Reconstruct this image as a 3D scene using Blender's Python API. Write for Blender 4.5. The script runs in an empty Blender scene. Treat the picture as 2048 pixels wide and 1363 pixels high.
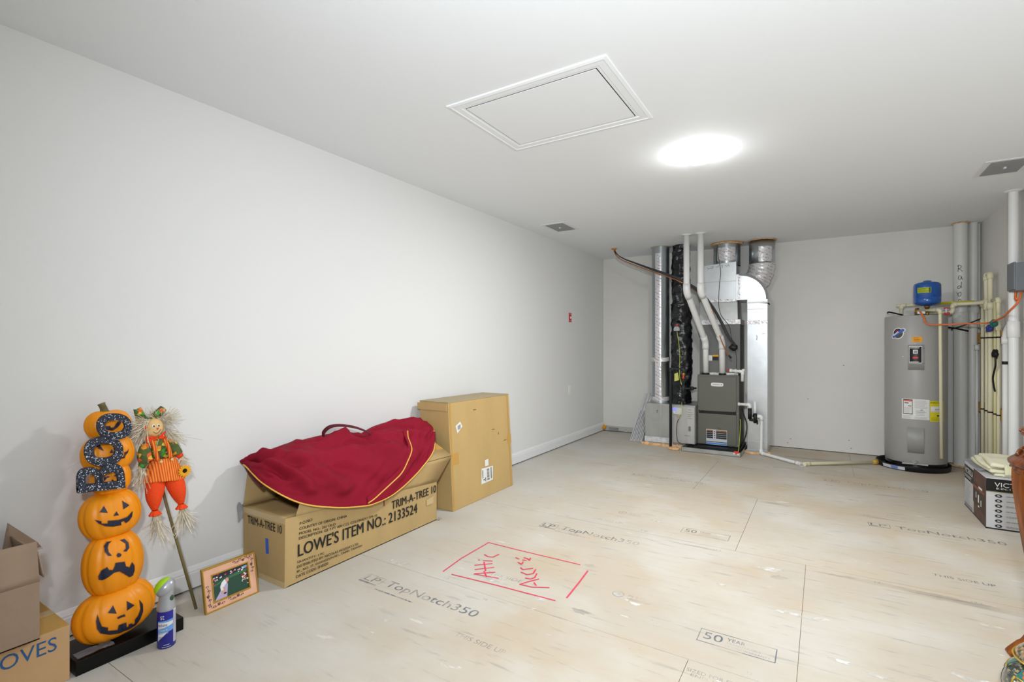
import bpy, bmesh, math, random
from mathutils import Vector, Matrix, noise
from mathutils.bvhtree import BVHTree
from mathutils.geometry import tessellate_polygon

# ------------------------------------------------------------------ camera, world, light, exposure
SC = bpy.context.scene
COL = SC.collection
ROOM_H = 2.47
EYE = 1.23
cam_d = bpy.data.cameras.new('camera'); cam = bpy.data.objects.new('camera', cam_d); COL.objects.link(cam)
cam.location = (0, 0, EYE)
cam.rotation_euler = (math.radians(90), 0, math.atan(622/1000))
cam_d.sensor_width = 36; cam_d.lens = 36*1000/2048; cam_d.shift_y = 8.5/2048; cam_d.clip_start = .05
SC.camera = cam
SC.view_settings.view_transform = 'Standard'; SC.view_settings.look = 'None'
SC.view_settings.gamma = 1; SC.view_settings.use_curve_mapping = False
SC.view_settings.exposure = 0.30
W = bpy.data.worlds.new('world'); SC.world = W; W.use_nodes = True
W.node_tree.nodes['Background'].inputs[0].default_value = (.9, .95, 1, 1)
W.node_tree.nodes['Background'].inputs[1].default_value = 0.02
LAMP_NEAR = (-.68, 3.37)       # keyless lamp in view
def lamp(kind, name, loc, w, col, **k):
    d = bpy.data.lights.new(name, kind); d.energy = w; d.color = col
    for a, b in k.items(): setattr(d, a, b)
    o = bpy.data.objects.new(name, d); COL.objects.link(o); o.location = loc; return o
L1 = lamp('AREA', 'lamp_light', (LAMP_NEAR[0], LAMP_NEAR[1], ROOM_H-.072), 33, (.97, .985, 1), shape='DISK', size=.19)
# the photographer's flash, held just above the camera and aimed down the room
FLASH = lamp('SPOT', 'camera_flash', (.05, -.20, 1.62), 262, (.90, .955, 1), spot_size=math.radians(165), spot_blend=1, shadow_soft_size=.06)
FLASH.rotation_euler = (Vector((-.5, 6.2, 1.55))-Vector((.05, -.20, 1.62))).to_track_quat('-Z', 'Y').to_euler()

# traced outlines, in metres on their own surfaces
D = {"feat":{"5":[["eye",[[0.828,0.182],[0.846,0.201],[0.853,0.17]]],["eye",[[0.891,0.2],[0.914,0.175],[0.887,0.167]]],["nose",[[0.854,0.155],[0.878,0.156],[0.881,0.148],[0.856,0.149]]],["mouth",[[0.799,0.185],[0.793,0.163],[0.794,0.135],[0.804,0.113],[0.831,0.097],[0.862,0.087],[0.895,0.086],[0.919,0.09],[0.937,0.108],[0.946,0.134],[0.946,0.163],[0.936,0.185],[0.937,0.15],[0.925,0.128],[0.914,0.118],[0.915,0.103],[0.908,0.1],[0.903,0.108],[0.893,0.11],[0.891,0.1],[0.886,0.1],[0.883,0.121],[0.858,0.123],[0.855,0.105],[0.824,0.115],[0.824,0.128],[0.807,0.138],[0.802,0.159]]]],"4":[["eye",[[0.863,0.438],[0.848,0.438],[0.838,0.427],[0.836,0.407],[0.843,0.391],[0.854,0.388],[0.846,0.403],[0.846,0.42],[0.852,0.432]]],["eye",[[0.89,0.434],[0.906,0.433],[0.916,0.416],[0.915,0.397],[0.904,0.388],[0.893,0.392],[0.904,0.4],[0.906,0.417]]],["nose",[[0.87,0.384],[0.875,0.39],[0.881,0.388],[0.885,0.381],[0.88,0.375],[0.873,0.376]]],["mouth",[[0.863,0.357],[0.893,0.352],[0.896,0.333],[0.909,0.323],[0.92,0.339],[0.93,0.321],[0.93,0.301],[0.924,0.284],[0.909,0.284],[0.895,0.3],[0.875,0.321],[0.857,0.323],[0.838,0.311],[0.822,0.303],[0.812,0.308],[0.811,0.321],[0.821,0.341],[0.836,0.35],[0.841,0.338],[0.853,0.333],[0.86,0.346]]]],"3":[["eye",[[0.842,0.583],[0.85,0.556],[0.827,0.563]]],["eye",[[0.904,0.588],[0.927,0.564],[0.903,0.556]]],["nose",[[0.879,0.553],[0.885,0.537],[0.868,0.539]]],["mouth",[[0.811,0.537],[0.829,0.527],[0.829,0.518],[0.848,0.514],[0.849,0.525],[0.882,0.518],[0.914,0.521],[0.938,0.536],[0.934,0.515],[0.921,0.503],[0.909,0.498],[0.901,0.51],[0.891,0.507],[0.893,0.495],[0.866,0.497],[0.84,0.506],[0.822,0.521]]]],"2":[["eye",[[0.849,0.679],[0.854,0.691],[0.863,0.695],[0.871,0.691],[0.861,0.688],[0.855,0.681]]],["eye",[[0.884,0.692],[0.892,0.698],[0.899,0.688],[0.899,0.671],[0.894,0.682],[0.89,0.689]]],["nose",[[0.877,0.679],[0.885,0.67],[0.872,0.671]]]],"1":[["eye",[[0.834,0.821],[0.844,0.825],[0.853,0.799],[0.84,0.809]]],["eye",[[0.88,0.802],[0.885,0.786],[0.872,0.788]]],["mouth",[[0.942,0.79],[0.938,0.777],[0.928,0.768],[0.923,0.757],[0.91,0.757],[0.923,0.768],[0.925,0.78],[0.934,0.781]]]],"0":[["mouth",[[0.867,0.896],[0.881,0.895],[0.884,0.887],[0.894,0.888],[0.903,0.901],[0.909,0.909],[0.923,0.916],[0.92,0.901],[0.906,0.886],[0.89,0.875],[0.867,0.882]]]]},"red":[[[-1.754,2.112],[-1.773,2.296],[-1.771,2.571]],[[-1.771,2.571],[-1.56,2.571],[-1.157,2.582]],[[-1.089,2.533],[-1.073,2.374],[-1.06,2.209]],[[-1.692,2.109],[-1.427,2.134],[-1.096,2.155]],[[-1.594,2.176],[-1.455,2.203]],[[-1.592,2.181],[-1.509,2.252]],[[-1.566,2.23],[-1.517,2.184]],[[-1.621,2.222],[-1.548,2.298]],[[-1.654,2.264],[-1.583,2.333]],[[-1.632,2.324],[-1.563,2.24]],[[-1.648,2.338],[-1.602,2.362]],[[-1.677,2.331],[-1.669,2.332]],[[-1.69,2.411],[-1.658,2.397],[-1.627,2.407],[-1.619,2.456]],[[-1.324,2.206],[-1.299,2.259],[-1.27,2.308]],[[-1.324,2.206],[-1.259,2.212],[-1.18,2.254]],[[-1.271,2.26],[-1.248,2.24]],[[-1.335,2.282],[-1.307,2.285],[-1.296,2.312],[-1.309,2.358]],[[-1.389,2.327],[-1.347,2.319],[-1.326,2.348],[-1.338,2.396]],[[-1.42,2.374],[-1.398,2.359],[-1.359,2.401]],[[-1.467,2.424],[-1.437,2.412],[-1.446,2.446]],[[-1.51,2.47],[-1.486,2.464]],[[-1.461,2.465],[-1.441,2.471]],[[-1.47,2.495],[-1.449,2.495],[-1.425,2.481],[-1.435,2.509]]]}
# ------------------------------------------------------------------ materials
def lin(c): return c/12.92 if c <= .04045 else ((c+.055)/1.055)**2.4
def hexc(h):
    h = h.lstrip('#'); return tuple(lin(int(h[i:i+2], 16)/255) for i in (0, 2, 4)) + (1,)
MATS = {}
def mat(name, col, rough=.6, metal=0, spec=.4, var=0, vscale=8, bump=0, bscale=60, stretch=(1, 1, 1), coat=0, col2=None):
    if name in MATS: return MATS[name]
    m = bpy.data.materials.new(name); m.use_nodes = True; MATS[name] = m
    nt = m.node_tree; b = nt.nodes['Principled BSDF']; c = hexc(col)
    b.inputs['Base Color'].default_value = c; b.inputs['Roughness'].default_value = rough
    b.inputs['Metallic'].default_value = metal; b.inputs['Specular IOR Level'].default_value = spec
    b.inputs['Coat Weight'].default_value = coat
    if var or bump or col2:
        tc = nt.nodes.new('ShaderNodeTexCoord'); mp = nt.nodes.new('ShaderNodeMapping'); mp.inputs['Scale'].default_value = stretch
        nt.links.new(tc.outputs['Object'], mp.inputs[0])
    if var or col2:
        n = nt.nodes.new('ShaderNodeTexNoise'); n.inputs['Scale'].default_value = vscale; n.inputs['Detail'].default_value = 6
        nt.links.new(mp.outputs[0], n.inputs['Vector'])
        r = nt.nodes.new('ShaderNodeValToRGB'); nt.links.new(n.outputs['Fac'], r.inputs[0])
        r.color_ramp.elements[0].position = .33; r.color_ramp.elements[1].position = .67
        if col2: r.color_ramp.elements[0].color = c; r.color_ramp.elements[1].color = hexc(col2)
        else:
            r.color_ramp.elements[0].color = tuple(x*(1-var) for x in c[:3])+(1,)
            r.color_ramp.elements[1].color = tuple(min(1, x*(1+var)) for x in c[:3])+(1,)
        nt.links.new(r.outputs[0], b.inputs['Base Color'])
    if bump:
        n2 = nt.nodes.new('ShaderNodeTexNoise'); n2.inputs['Scale'].default_value = bscale; n2.inputs['Detail'].default_value = 4
        nt.links.new(mp.outputs[0], n2.inputs['Vector'])
        bp = nt.nodes.new('ShaderNodeBump'); bp.inputs['Strength'].default_value = bump; bp.inputs['Distance'].default_value = .01
        nt.links.new(n2.outputs['Fac'], bp.inputs['Height']); nt.links.new(bp.outputs[0], b.inputs['Normal'])
    return m
def speckle(name, base, spots, scale, thr, rough=.5, kind='noise'):
    m = bpy.data.materials.new(name); m.use_nodes = True; MATS[name] = m
    nt = m.node_tree; b = nt.nodes['Principled BSDF']; b.inputs['Roughness'].default_value = rough
    tc = nt.nodes.new('ShaderNodeTexCoord'); v = nt.nodes.new('ShaderNodeTexVoronoi'); v.inputs['Scale'].default_value = scale
    nt.links.new(tc.outputs['Object'], v.inputs['Vector'])
    r = nt.nodes.new('ShaderNodeValToRGB'); r.color_ramp.interpolation = 'CONSTANT'
    sep = nt.nodes.new('ShaderNodeSeparateColor'); nt.links.new(v.outputs['Color'], sep.inputs[0]); nt.links.new(sep.outputs[0], r.inputs[0])
    els = r.color_ramp.elements; els[0].color = hexc(base); els[1].position = thr; els[1].color = hexc(spots[0])
    for i, s_ in enumerate(spots[1:]):
        e = els.new(thr+(1-thr)*(i+1)/len(spots)); e.color = hexc(s_)
    nt.links.new(r.outputs[0], b.inputs['Base Color'])
    return m

# floor: sanded subfloor panels, beige with paler dusty patches, long faint strand streaks
def floor_material():
    m = bpy.data.materials.new('subfloor_panel'); m.use_nodes = True; nt = m.node_tree; b = nt.nodes['Principled BSDF']
    b.inputs['Roughness'].default_value = .62; b.inputs['Specular IOR Level'].default_value = .3
    N = nt.nodes.new; Lk = nt.links.new
    tc = N('ShaderNodeTexCoord')
    def nz(scale, st, det=5, w=0.0):
        mp = N('ShaderNodeMapping'); mp.inputs['Scale'].default_value = st; mp.inputs['Location'].default_value = (w, w*.7, 0); Lk(tc.outputs['Object'], mp.inputs[0])
        n = N('ShaderNodeTexNoise'); n.inputs['Scale'].default_value = scale; n.inputs['Detail'].default_value = det; Lk(mp.outputs[0], n.inputs['Vector']); return n.outputs['Fac']
    def ramp(src, p0, p1, c0, c1):
        r = N('ShaderNodeValToRGB'); Lk(src, r.inputs[0]); r.color_ramp.elements[0].position = p0; r.color_ramp.elements[1].position = p1
        r.color_ramp.elements[0].color = c0; r.color_ramp.elements[1].color = c1; return r.outputs[0]
    def mix(f, a, bb, fac=None):
        x = N('ShaderNodeMixRGB'); 
        if f is not None: Lk(f, x.inputs[0])
        else: x.inputs[0].default_value = fac
        Lk(a, x.inputs[1]); 
        if isinstance(bb, tuple): x.inputs[2].default_value = bb
        else: Lk(bb, x.inputs[2])
        return x.outputs[0]
    bw = lambda v: (v, v, v, 1)
    base = ramp(nz(1.1, (1, 1.3, 1)), .35, .65, hexc('#beb7ab'), hexc('#c2b39d'))
    base = mix(ramp(nz(2.6, (.8, 1.6, 1), 6, 5.), .48, .72, bw(0), bw(.55)), base, hexc('#bfad92'))
    base = mix(ramp(nz(1.7, (1, 1, 1), 6, 11.), .46, .62, bw(0), bw(.8)), base, hexc('#c9c4ba'))
    base = mix(ramp(nz(3.0, (1.2, 9, 1), 6, 3.), .45, .75, bw(0), bw(.22)), base, hexc('#b5a794'))
    base = mix(ramp(nz(5.0, (1, 7, 1), 8, 7.), .60, .70, bw(0), bw(.45)), base, hexc('#8f8a86'))
    base = mix(ramp(nz(4.2, (1, 3.4, 1), 7, 19.), .685, .70, bw(0), bw(.75)), base, hexc('#d8d4cc'))
    base = mix(ramp(nz(22, (1, 3, 1), 4, 23.), .74, .76, bw(0), bw(.5)), base, hexc('#77706a'))
    # joint compound dust, white, kept to the strip along the left wall
    sx = N('ShaderNodeSeparateXYZ'); Lk(tc.outputs['Object'], sx.inputs[0])
    mr = N('ShaderNodeMapRange'); Lk(sx.outputs[0], mr.inputs[0]); mr.inputs[1].default_value = -.9; mr.inputs[2].default_value = -2.5
    mu = N('ShaderNodeMath'); mu.operation = 'MULTIPLY'; Lk(mr.outputs[0], mu.inputs[0]); Lk(nz(2.3, (1, 1.5, 1), 7, 31.), mu.inputs[1])
    base = mix(ramp(mu.outputs[0], .1, .6, bw(0), bw(.8)), base, hexc('#c8c7c1'))
    Lk(base, b.inputs['Base Color'])
    bp = N('ShaderNodeBump'); bp.inputs['Strength'].default_value = .12; bp.inputs['Distance'].default_value = .004
    Lk(nz(30, (1, 5, 1), 5, 2.), bp.inputs['Height']); Lk(bp.outputs[0], b.inputs['Normal'])
    return m

M_WALL = mat('wall_paint', '#e2e2e1', .75, bump=.05, bscale=300, spec=.25)
M_WALLB = mat('wall_paint_unfinished', '#dfddd8', .8, bump=.05, bscale=200, spec=.2, var=.03, vscale=1.4)
M_CEIL = mat('ceiling_paint', '#edf0f3', .85, bump=.05, bscale=250, spec=.2)
M_TRIM = mat('trim_paint', '#e6e7e8', .35)
M_GAP = mat('shadow_gap', '#2a221c', .9)
M_SEAM = mat('panel_seam', '#b08f7e', .9)
M_FLOOR = floor_material()
M_PVC = mat('white_pvc', '#e6e6e4', .35)
M_CPVC = mat('cream_cpvc', '#e0dabb', .38)
M_CPVCY = mat('yellow_cpvc', '#dad4a0', .4)
M_GREYPVC = mat('pale_grey_pvc', '#d6d6d2', .4)
M_FOAM = mat('spray_foam', '#e0b485', .9, var=.25, vscale=30, bump=1, bscale=40)
M_FOAMO = mat('orange_spray_foam', '#e39a22', .9, var=.2, vscale=30, bump=1, bscale=60)
M_GALV = mat('galvanised_steel', '#c9ccce', .32, metal=.9, var=.06, vscale=5, bump=.12, bscale=5)
M_GALVD = mat('dull_galvanised', '#b4b6b4', .45, metal=.8, var=.1, vscale=6, bump=.1, bscale=8)
M_STEEL = mat('round_duct_steel', '#b9c0c4', .28, metal=.95, bump=.1, bscale=6)
M_BLACKBAG = mat('black_plastic_film', '#0d1015', .22, spec=.6, bump=.6, bscale=26, stretch=(1, 1, 2.2))
M_FURN = mat('furnace_grey', '#67675f', .42, spec=.4)
M_FURND = mat('coil_cabinet_grey', '#6b6c6a', .45)
M_BLACK = mat('black_plastic', '#101112', .45)
M_BLACKG = mat('black_gloss', '#08090a', .3, spec=.25)
M_IRON = mat('black_iron', '#2e3133', .5, metal=.3)
M_WHITE = mat('white_plastic', '#e6e6e3', .45)
M_PAPER = mat('white_paper', '#e2e2df', .8)
M_PRINT = mat('black_print', '#1f1e1b', .8)
M_GPRINT = mat('grey_print', '#8d8f93', .85)
M_RED = mat('red_paint', '#c3272b', .5)
M_COPPER = mat('copper', '#c4763e', .35, metal=.8)
M_ORANGE = mat('orange_cable', '#d9703a', .5)
M_YELLOWW = mat('yellow_green_wire', '#c4cf3f', .5)
M_YELLOW = mat('yellow_label', '#d8cc1e', .6)
M_AMBER = mat('amber_label', '#eba423', .6)
M_BLUE = mat('blue_enamel', '#0a52a4', .22, spec=.6, coat=.4)
M_TANK = mat('tank_grey', '#a3a19e', .38, spec=.4)
M_TANKD = mat('tank_panel_grey', '#969592', .4)
M_KRAFT = mat('kraft_card', '#bd9f69', .75, var=.05, vscale=5, bump=.05, bscale=90, stretch=(1, 1, .3))
M_KRAFTT = mat('tree_box_card', '#b59968', .75, var=.07, vscale=5, bump=.06, bscale=90, stretch=(1, 1, .3))
M_KRAFTD = mat('brown_card', '#9d8672', .8, var=.06, vscale=6, bump=.05, bscale=70)
M_KRAFTO = mat('tan_card', '#bb9450', .75, var=.08, vscale=5)
M_TAPE = mat('packing_tape', '#c9ad7a', .25, spec=.6)
M_TAPEO = mat('brown_tape', '#c2964e', .3, spec=.5)
M_ORPUMP = mat('pumpkin_orange', '#f4960f', .38, spec=.35, var=.05, vscale=6)
M_NAVY = mat('navy_feature', '#1c2238', .5)
M_STEM = mat('stem_olive', '#6f673c', .7, var=.3, vscale=30)
M_GLIT = speckle('navy_glitter', '#0e111b', ['#171c2c', '#1b2032', '#20263a', '#252c40', '#2a3146', '#39415a', '#c9d0de'], 330, .35, .7)
M_LEAF = speckle('leaf_print_cotton', '#55632f', ['#4a5a2c', '#4a5a2c', '#e0922a', '#d8622a', '#3f9c36', '#e8b83c'], 62, .3, .85)
M_SUIT = mat('pumpkin_cotton', '#f04a14', .85, bump=.3, bscale=90)
M_STRAW = mat('raffia', '#d8cdb6', .85, var=.18, vscale=60)
M_SKIN = mat('muslin_skin', '#e8c184', .85)
M_WINE = mat('wine_red_canvas', '#8c1029', .8, var=.12, vscale=3, bump=.35, bscale=320, spec=.2)
M_PIPING = mat('gold_piping', '#e0b050', .6)
M_GOLD = mat('gold_wood', '#b8913a', .32, metal=.55)
M_PINK = mat('pink_mat', '#dba98c', .7, var=.08, vscale=12)
M_SILV = mat('silver_cap', '#aeb0b6', .3, metal=.35, spec=.5)
M_LIME = mat('lime_brush', '#a5d81e', .5)
M_CANBLUE = mat('can_blue', '#23238f', .3, spec=.5)
M_CANSKY = mat('can_sky', '#6b9fe0', .35)
M_CLOTH = mat('cream_cloth', '#e2dfc2', .9, bump=.4, bscale=260)
M_WOOD = mat('varnished_wood', '#582804', .38, spec=.25, coat=0, col2='#8c4a0c', vscale=5, stretch=(6, 6, .8))
M_WOODD = mat('carved_dark_wood', '#33140a', .26, spec=.45, col2='#7e3f14', vscale=20)
M_LUMBER = mat('lumber_block', '#b88f45', .8, var=.12, vscale=20)
M_BOXDK = mat('disconnect_grey', '#6f7478', .5)
M_VGREY = mat('carton_light', '#bfbfc0', .5)
M_VBLK = mat('carton_black', '#121214', .4)
M_VBRN = mat('carton_brown', '#54382f', .5, var=.3, vscale=9)
M_MARK = mat('red_marker', '#d8405a', .8)
M_PUTTY = mat('dried_compound', '#dedbd4', .85, var=.08, vscale=30)

def glossfilm():
    m = mat('clear_wrap', '#9a9ea4', .12, spec=.7); nt = m.node_tree; b = nt.nodes['Principled BSDF']
    b.inputs['Alpha'].default_value = .35; return m
M_FILM = glossfilm()
def wave_mat(name, c0, c1, scale, direction='X', rough=.7, distort=0, thr=.5, rot=(0, 0, 0), metal=0):
    m = bpy.data.materials.new(name); m.use_nodes = True; nt = m.node_tree; b = nt.nodes['Principled BSDF']; b.inputs['Roughness'].default_value = rough
    b.inputs['Metallic'].default_value = metal
    tc = nt.nodes.new('ShaderNodeTexCoord'); mp = nt.nodes.new('ShaderNodeMapping'); mp.inputs['Rotation'].default_value = rot
    nt.links.new(tc.outputs['Object'], mp.inputs[0])
    w = nt.nodes.new('ShaderNodeTexWave'); w.bands_direction = direction; w.inputs['Scale'].default_value = scale; w.inputs['Distortion'].default_value = distort
    nt.links.new(mp.outputs[0], w.inputs['Vector'])
    r = nt.nodes.new('ShaderNodeValToRGB'); nt.links.new(w.outputs['Fac'], r.inputs[0])
    r.color_ramp.elements[0].position = thr-.08; r.color_ramp.elements[1].position = thr+.08
    r.color_ramp.elements[0].color = hexc(c0); r.color_ramp.elements[1].color = hexc(c1)
    nt.links.new(r.outputs[0], b.inputs['Base Color']); return m
M_STRIPE = wave_mat('orange_stripe_cotton', '#d84a16', '#f09434', 32, 'Y', .85)
M_RIB = wave_mat('ribbed_cloth', '#b9b48c', '#e2dfc2', 110, 'Y', .9, thr=.35, rot=(0,0,.6))

# ------------------------------------------------------------------ mesh helpers
class MB:
    def __init__(s): s.v = []; s.f = []; s.mi = []; s.sm = []
    def add(s, vs, fs, mi=0, sm=False):
        k = len(s.v); s.v += [tuple(v) for v in vs]
        for f in fs: s.f.append(tuple(i+k for i in f)); s.mi.append(mi); s.sm.append(sm)
        return s
    def box(s, a, b, mi=0):
        x0, y0, z0 = a; x1, y1, z1 = b
        vs = [(x0,y0,z0),(x1,y0,z0),(x1,y1,z0),(x0,y1,z0),(x0,y0,z1),(x1,y0,z1),(x1,y1,z1),(x0,y1,z1)]
        return s.add(vs, [(0,3,2,1),(4,5,6,7),(0,1,5,4),(1,2,6,5),(2,3,7,6),(3,0,4,7)], mi)
    def hexa(s, bot, top, mi=0):
        return s.add(list(bot)+list(top), [(0,3,2,1),(4,5,6,7),(0,1,5,4),(1,2,6,5),(2,3,7,6),(3,0,4,7)], mi)
    def tube(s, pts, r, n=12, mi=0, cap=True, closed=False):
        P = [Vector(p) for p in pts]; m = len(P); rs = r if isinstance(r, (list, tuple)) else [r]*m
        T = []
        for i in range(m):
            a = P[(i-1) % m] if (closed or i > 0) else P[i]; b = P[(i+1) % m] if (closed or i < m-1) else P[i]
            t = (b-a); T.append(t.normalized() if t.length > 1e-9 else Vector((0,0,1)))
        up = Vector((0,0,1)) if abs(T[0].z) < .9 else Vector((1,0,0))
        nrm = T[0].cross(up).normalized(); vs = []
        for i in range(m):
            nrm = (nrm - T[i]*nrm.dot(T[i])).normalized(); bi = T[i].cross(nrm)
            for k in range(n):
                a = 2*math.pi*k/n; vs.append(P[i]+(nrm*math.cos(a)+bi*math.sin(a))*rs[i])
        fs = []
        for i in range(m-1 if not closed else m):
            j = (i+1) % m
            for k in range(n): fs.append((i*n+k, i*n+(k+1) % n, j*n+(k+1) % n, j*n+k))
        s.add(vs, fs, mi, True)
        if cap and not closed:
            s.add(vs[:n], [tuple(range(n))[::-1]], mi); s.add(vs[-n:], [tuple(range(n))], mi)
        return s
    def lathe(s, prof, c=(0,0,0), n=32, R=None, mi=0, sm=True, a0=0, a1=2*math.pi):
        full = abs(a1-a0-2*math.pi) < 1e-6; nn = n if full else n+1; vs = []
        for r, z in prof:
            for k in range(nn):
                a = a0+(a1-a0)*k/n; p = Vector((r*math.cos(a), r*math.sin(a), z))
                if R: p = R @ p
                vs.append(p+Vector(c))
        fs = []
        for i in range(len(prof)-1):
            for k in range(n):
                k2 = (k+1) % nn
                fs.append((i*nn+k, i*nn+k2, (i+1)*nn+k2, (i+1)*nn+k))
        return s.add(vs, fs, mi, sm)
    def prism(s, poly, fn, d0, d1, mi=0):
        n = len(poly); vs = [fn(a, b, d0) for a, b in poly]+[fn(a, b, d1) for a, b in poly]
        tri = tessellate_polygon([[Vector((a, b, 0)) for a, b in poly]])
        fs = [tuple(t) for t in tri]+[tuple(i+n for i in t[::-1]) for t in tri]
        fs += [(i, (i+1) % n, n+(i+1) % n, n+i) for i in range(n)]
        return s.add(vs, fs, mi)
    def ring(s, outer, inner, fn, d0, d1, mi=0):
        n = len(outer); vs = []
        for d in (d0, d1):
            vs += [fn(a, b, d) for a, b in outer]+[fn(a, b, d) for a, b in inner]
        fs = []
        for i in range(n):
            j = (i+1) % n
            fs += [(i, j, n+j, n+i), (2*n+i, 3*n+i, 3*n+j, 2*n+j), (i, 2*n+i, 2*n+j, j), (n+i, n+j, 3*n+j, 3*n+i)]
        return s.add(vs, fs, mi)
    def grid(s, fn, nu, nv, mi=0, sm=True):
        vs = [fn(i/nu, j/nv) for i in range(nu+1) for j in range(nv+1)]
        fs = [(i*(nv+1)+j, (i+1)*(nv+1)+j, (i+1)*(nv+1)+j+1, i*(nv+1)+j+1) for i in range(nu) for j in range(nv)]
        return s.add(vs, fs, mi, sm)
    def ell(s, c, r, n=20, m=12, R=None, mi=0, fn=None):
        def f(u, v):
            a = 2*math.pi*u; b = -math.pi/2+math.pi*v
            p = Vector((math.cos(b)*math.cos(a)*r[0], math.cos(b)*math.sin(a)*r[1], math.sin(b)*r[2]))
            if fn: p = fn(p, a, b)
            if R: p = R @ p
            return p+Vector(c)
        return s.grid(f, n, m, mi)
    def flat(s, quad, mi=0): return s.add(quad, [tuple(range(len(quad)))], mi)

def rootloc(p):
    while p.parent: p = p.parent
    return Vector(p.location)
def obj(name, mb, mats, parent=None, bevel=0, solid=0, sub=0, loc=None, label=None, weld=True, rec=True, seg=2):
    if not isinstance(mats, (list, tuple)): mats = [mats]
    if parent: L = rootloc(parent)
    elif loc is not None: L = Vector(loc)
    else:
        xs = [v[0] for v in mb.v]; ys = [v[1] for v in mb.v]; zs = [v[2] for v in mb.v]
        L = Vector(((min(xs)+max(xs))/2, (min(ys)+max(ys))/2, min(zs)))
    me = bpy.data.meshes.new(name); me.from_pydata([tuple(Vector(v)-L) for v in mb.v], [], mb.f)
    for m in mats: me.materials.append(m)
    for i, p in enumerate(me.polygons): p.material_index = mb.mi[i]; p.use_smooth = mb.sm[i]
    bm = bmesh.new(); bm.from_mesh(me)
    if weld: bmesh.ops.remove_doubles(bm, verts=bm.verts, dist=1e-5)
    if rec: bmesh.ops.recalc_face_normals(bm, faces=bm.faces)
    bm.to_mesh(me); bm.free(); me.update()
    o = bpy.data.objects.new(name, me); COL.objects.link(o)
    if parent: o.parent = parent
    else: o.location = L
    if solid: md = o.modifiers.new('s', 'SOLIDIFY'); md.thickness = solid; md.offset = 0
    if bevel: md = o.modifiers.new('b', 'BEVEL'); md.width = bevel; md.segments = seg; md.limit_method = 'ANGLE'
    if sub: md = o.modifiers.new('d', 'SUBSURF'); md.levels = sub; md.render_levels = sub
    if label: o['label'] = label
    return o
def thing(name, label, cat, loc, group=None):
    o = bpy.data.objects.new(name, None); COL.objects.link(o); o.location = loc; o.empty_display_size = .1
    o['label'] = label; o['category'] = cat
    if group: o['group'] = group
    return o
def tag(o, label, cat, group=None):
    o['label'] = label; o['category'] = cat
    if group: o['group'] = group
    return o
def struct(name, mb, mats, **k):
    o = obj(name, mb, mats, loc=(0,0,0), **k); o['kind'] = 'structure'; return o
def fillet(pts, r, n=5):
    P = [Vector(p) for p in pts]; out = [P[0]]
    for i in range(1, len(P)-1):
        a = P[i-1]-P[i]; b = P[i+1]-P[i]; d = min(r, a.length*.49, b.length*.49)
        p0 = P[i]+a.normalized()*d; p1 = P[i]+b.normalized()*d
        for k in range(n+1):
            t = k/n; out.append(p0*(1-t)**2+P[i]*2*t*(1-t)+p1*t*t)
    out.append(P[-1]); return out
def smooth_path(pts, n=8):
    P = [Vector(p) for p in pts]; out = []
    Q = [P[0]*2-P[1]]+P+[P[-1]*2-P[-2]]
    for i in range(1, len(Q)-2):
        for k in range(n):
            t = k/n; a, b, c, d = Q[i-1], Q[i], Q[i+1], Q[i+2]
            out.append(.5*((2*b)+(-a+c)*t+(2*a-5*b+4*c-d)*t*t+(-a+3*b-3*c+d)*t**3))
    out.append(P[-1]); return out
def plumb(pts, r, m, parent, ends=(0, 0), name='pipe', fit=None, fr=1.22, bend=None, n=14):
    """pipe with its elbows (own meshes) and optional end collars"""
    bend = bend or r*1.6
    p = obj(name, MB().tube(fillet(pts, bend), r, n), m, parent)
    P = [Vector(q) for q in pts]; fit = fit or m
    for i in range(1, len(P)-1):
        a = (P[i-1]-P[i]).normalized(); b = (P[i+1]-P[i]).normalized(); l = r*2.6
        obj('elbow', MB().tube(fillet([P[i]+a*l, P[i], P[i]+b*l], bend), r*fr, n), fit, parent)
    for e, (q, nx) in zip(ends, ((P[0], P[1]), (P[-1], P[-2]))):
        if e:
            d = (nx-q).normalized(); obj('collar', MB().tube([q, q+d*e], r*1.3, n), fit, parent)
    return p
FONT_CACHE = {}
def glyphs(text):
    if text in FONT_CACHE: return FONT_CACHE[text]
    cu = bpy.data.curves.new('t', 'FONT'); cu.body = text; cu.size = 1; cu.resolution_u = 3; cu.offset = 0
    o = bpy.data.objects.new('t', cu); COL.objects.link(o); bpy.context.view_layer.update()
    me = bpy.data.meshes.new_from_object(o.evaluated_get(bpy.context.evaluated_depsgraph_get()))
    vs = [tuple(v.co) for v in me.vertices]; fs = [tuple(p.vertices) for p in me.polygons]
    COL.objects.unlink(o); bpy.data.objects.remove(o); bpy.data.curves.remove(cu); bpy.data.meshes.remove(me)
    x0 = min(v[0] for v in vs); x1 = max(v[0] for v in vs); y0 = min(v[1] for v in vs); y1 = max(v[1] for v in vs)
    FONT_CACHE[text] = ([((v[0]-x0)/(x1-x0), (v[1]-y0)/(y1-y0)) for v in vs], fs); return FONT_CACHE[text]
def text_mb(mb, text, fn, mi=0):
    vs, fs = glyphs(text); return mb.add([fn(a, b) for a, b in vs], fs, mi)
def frame(o, ux, uy, w, h):
    o, ux, uy = Vector(o), Vector(ux), Vector(uy)
    return lambda a, b: o+ux*(a*w)+uy*(b*h)
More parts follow.
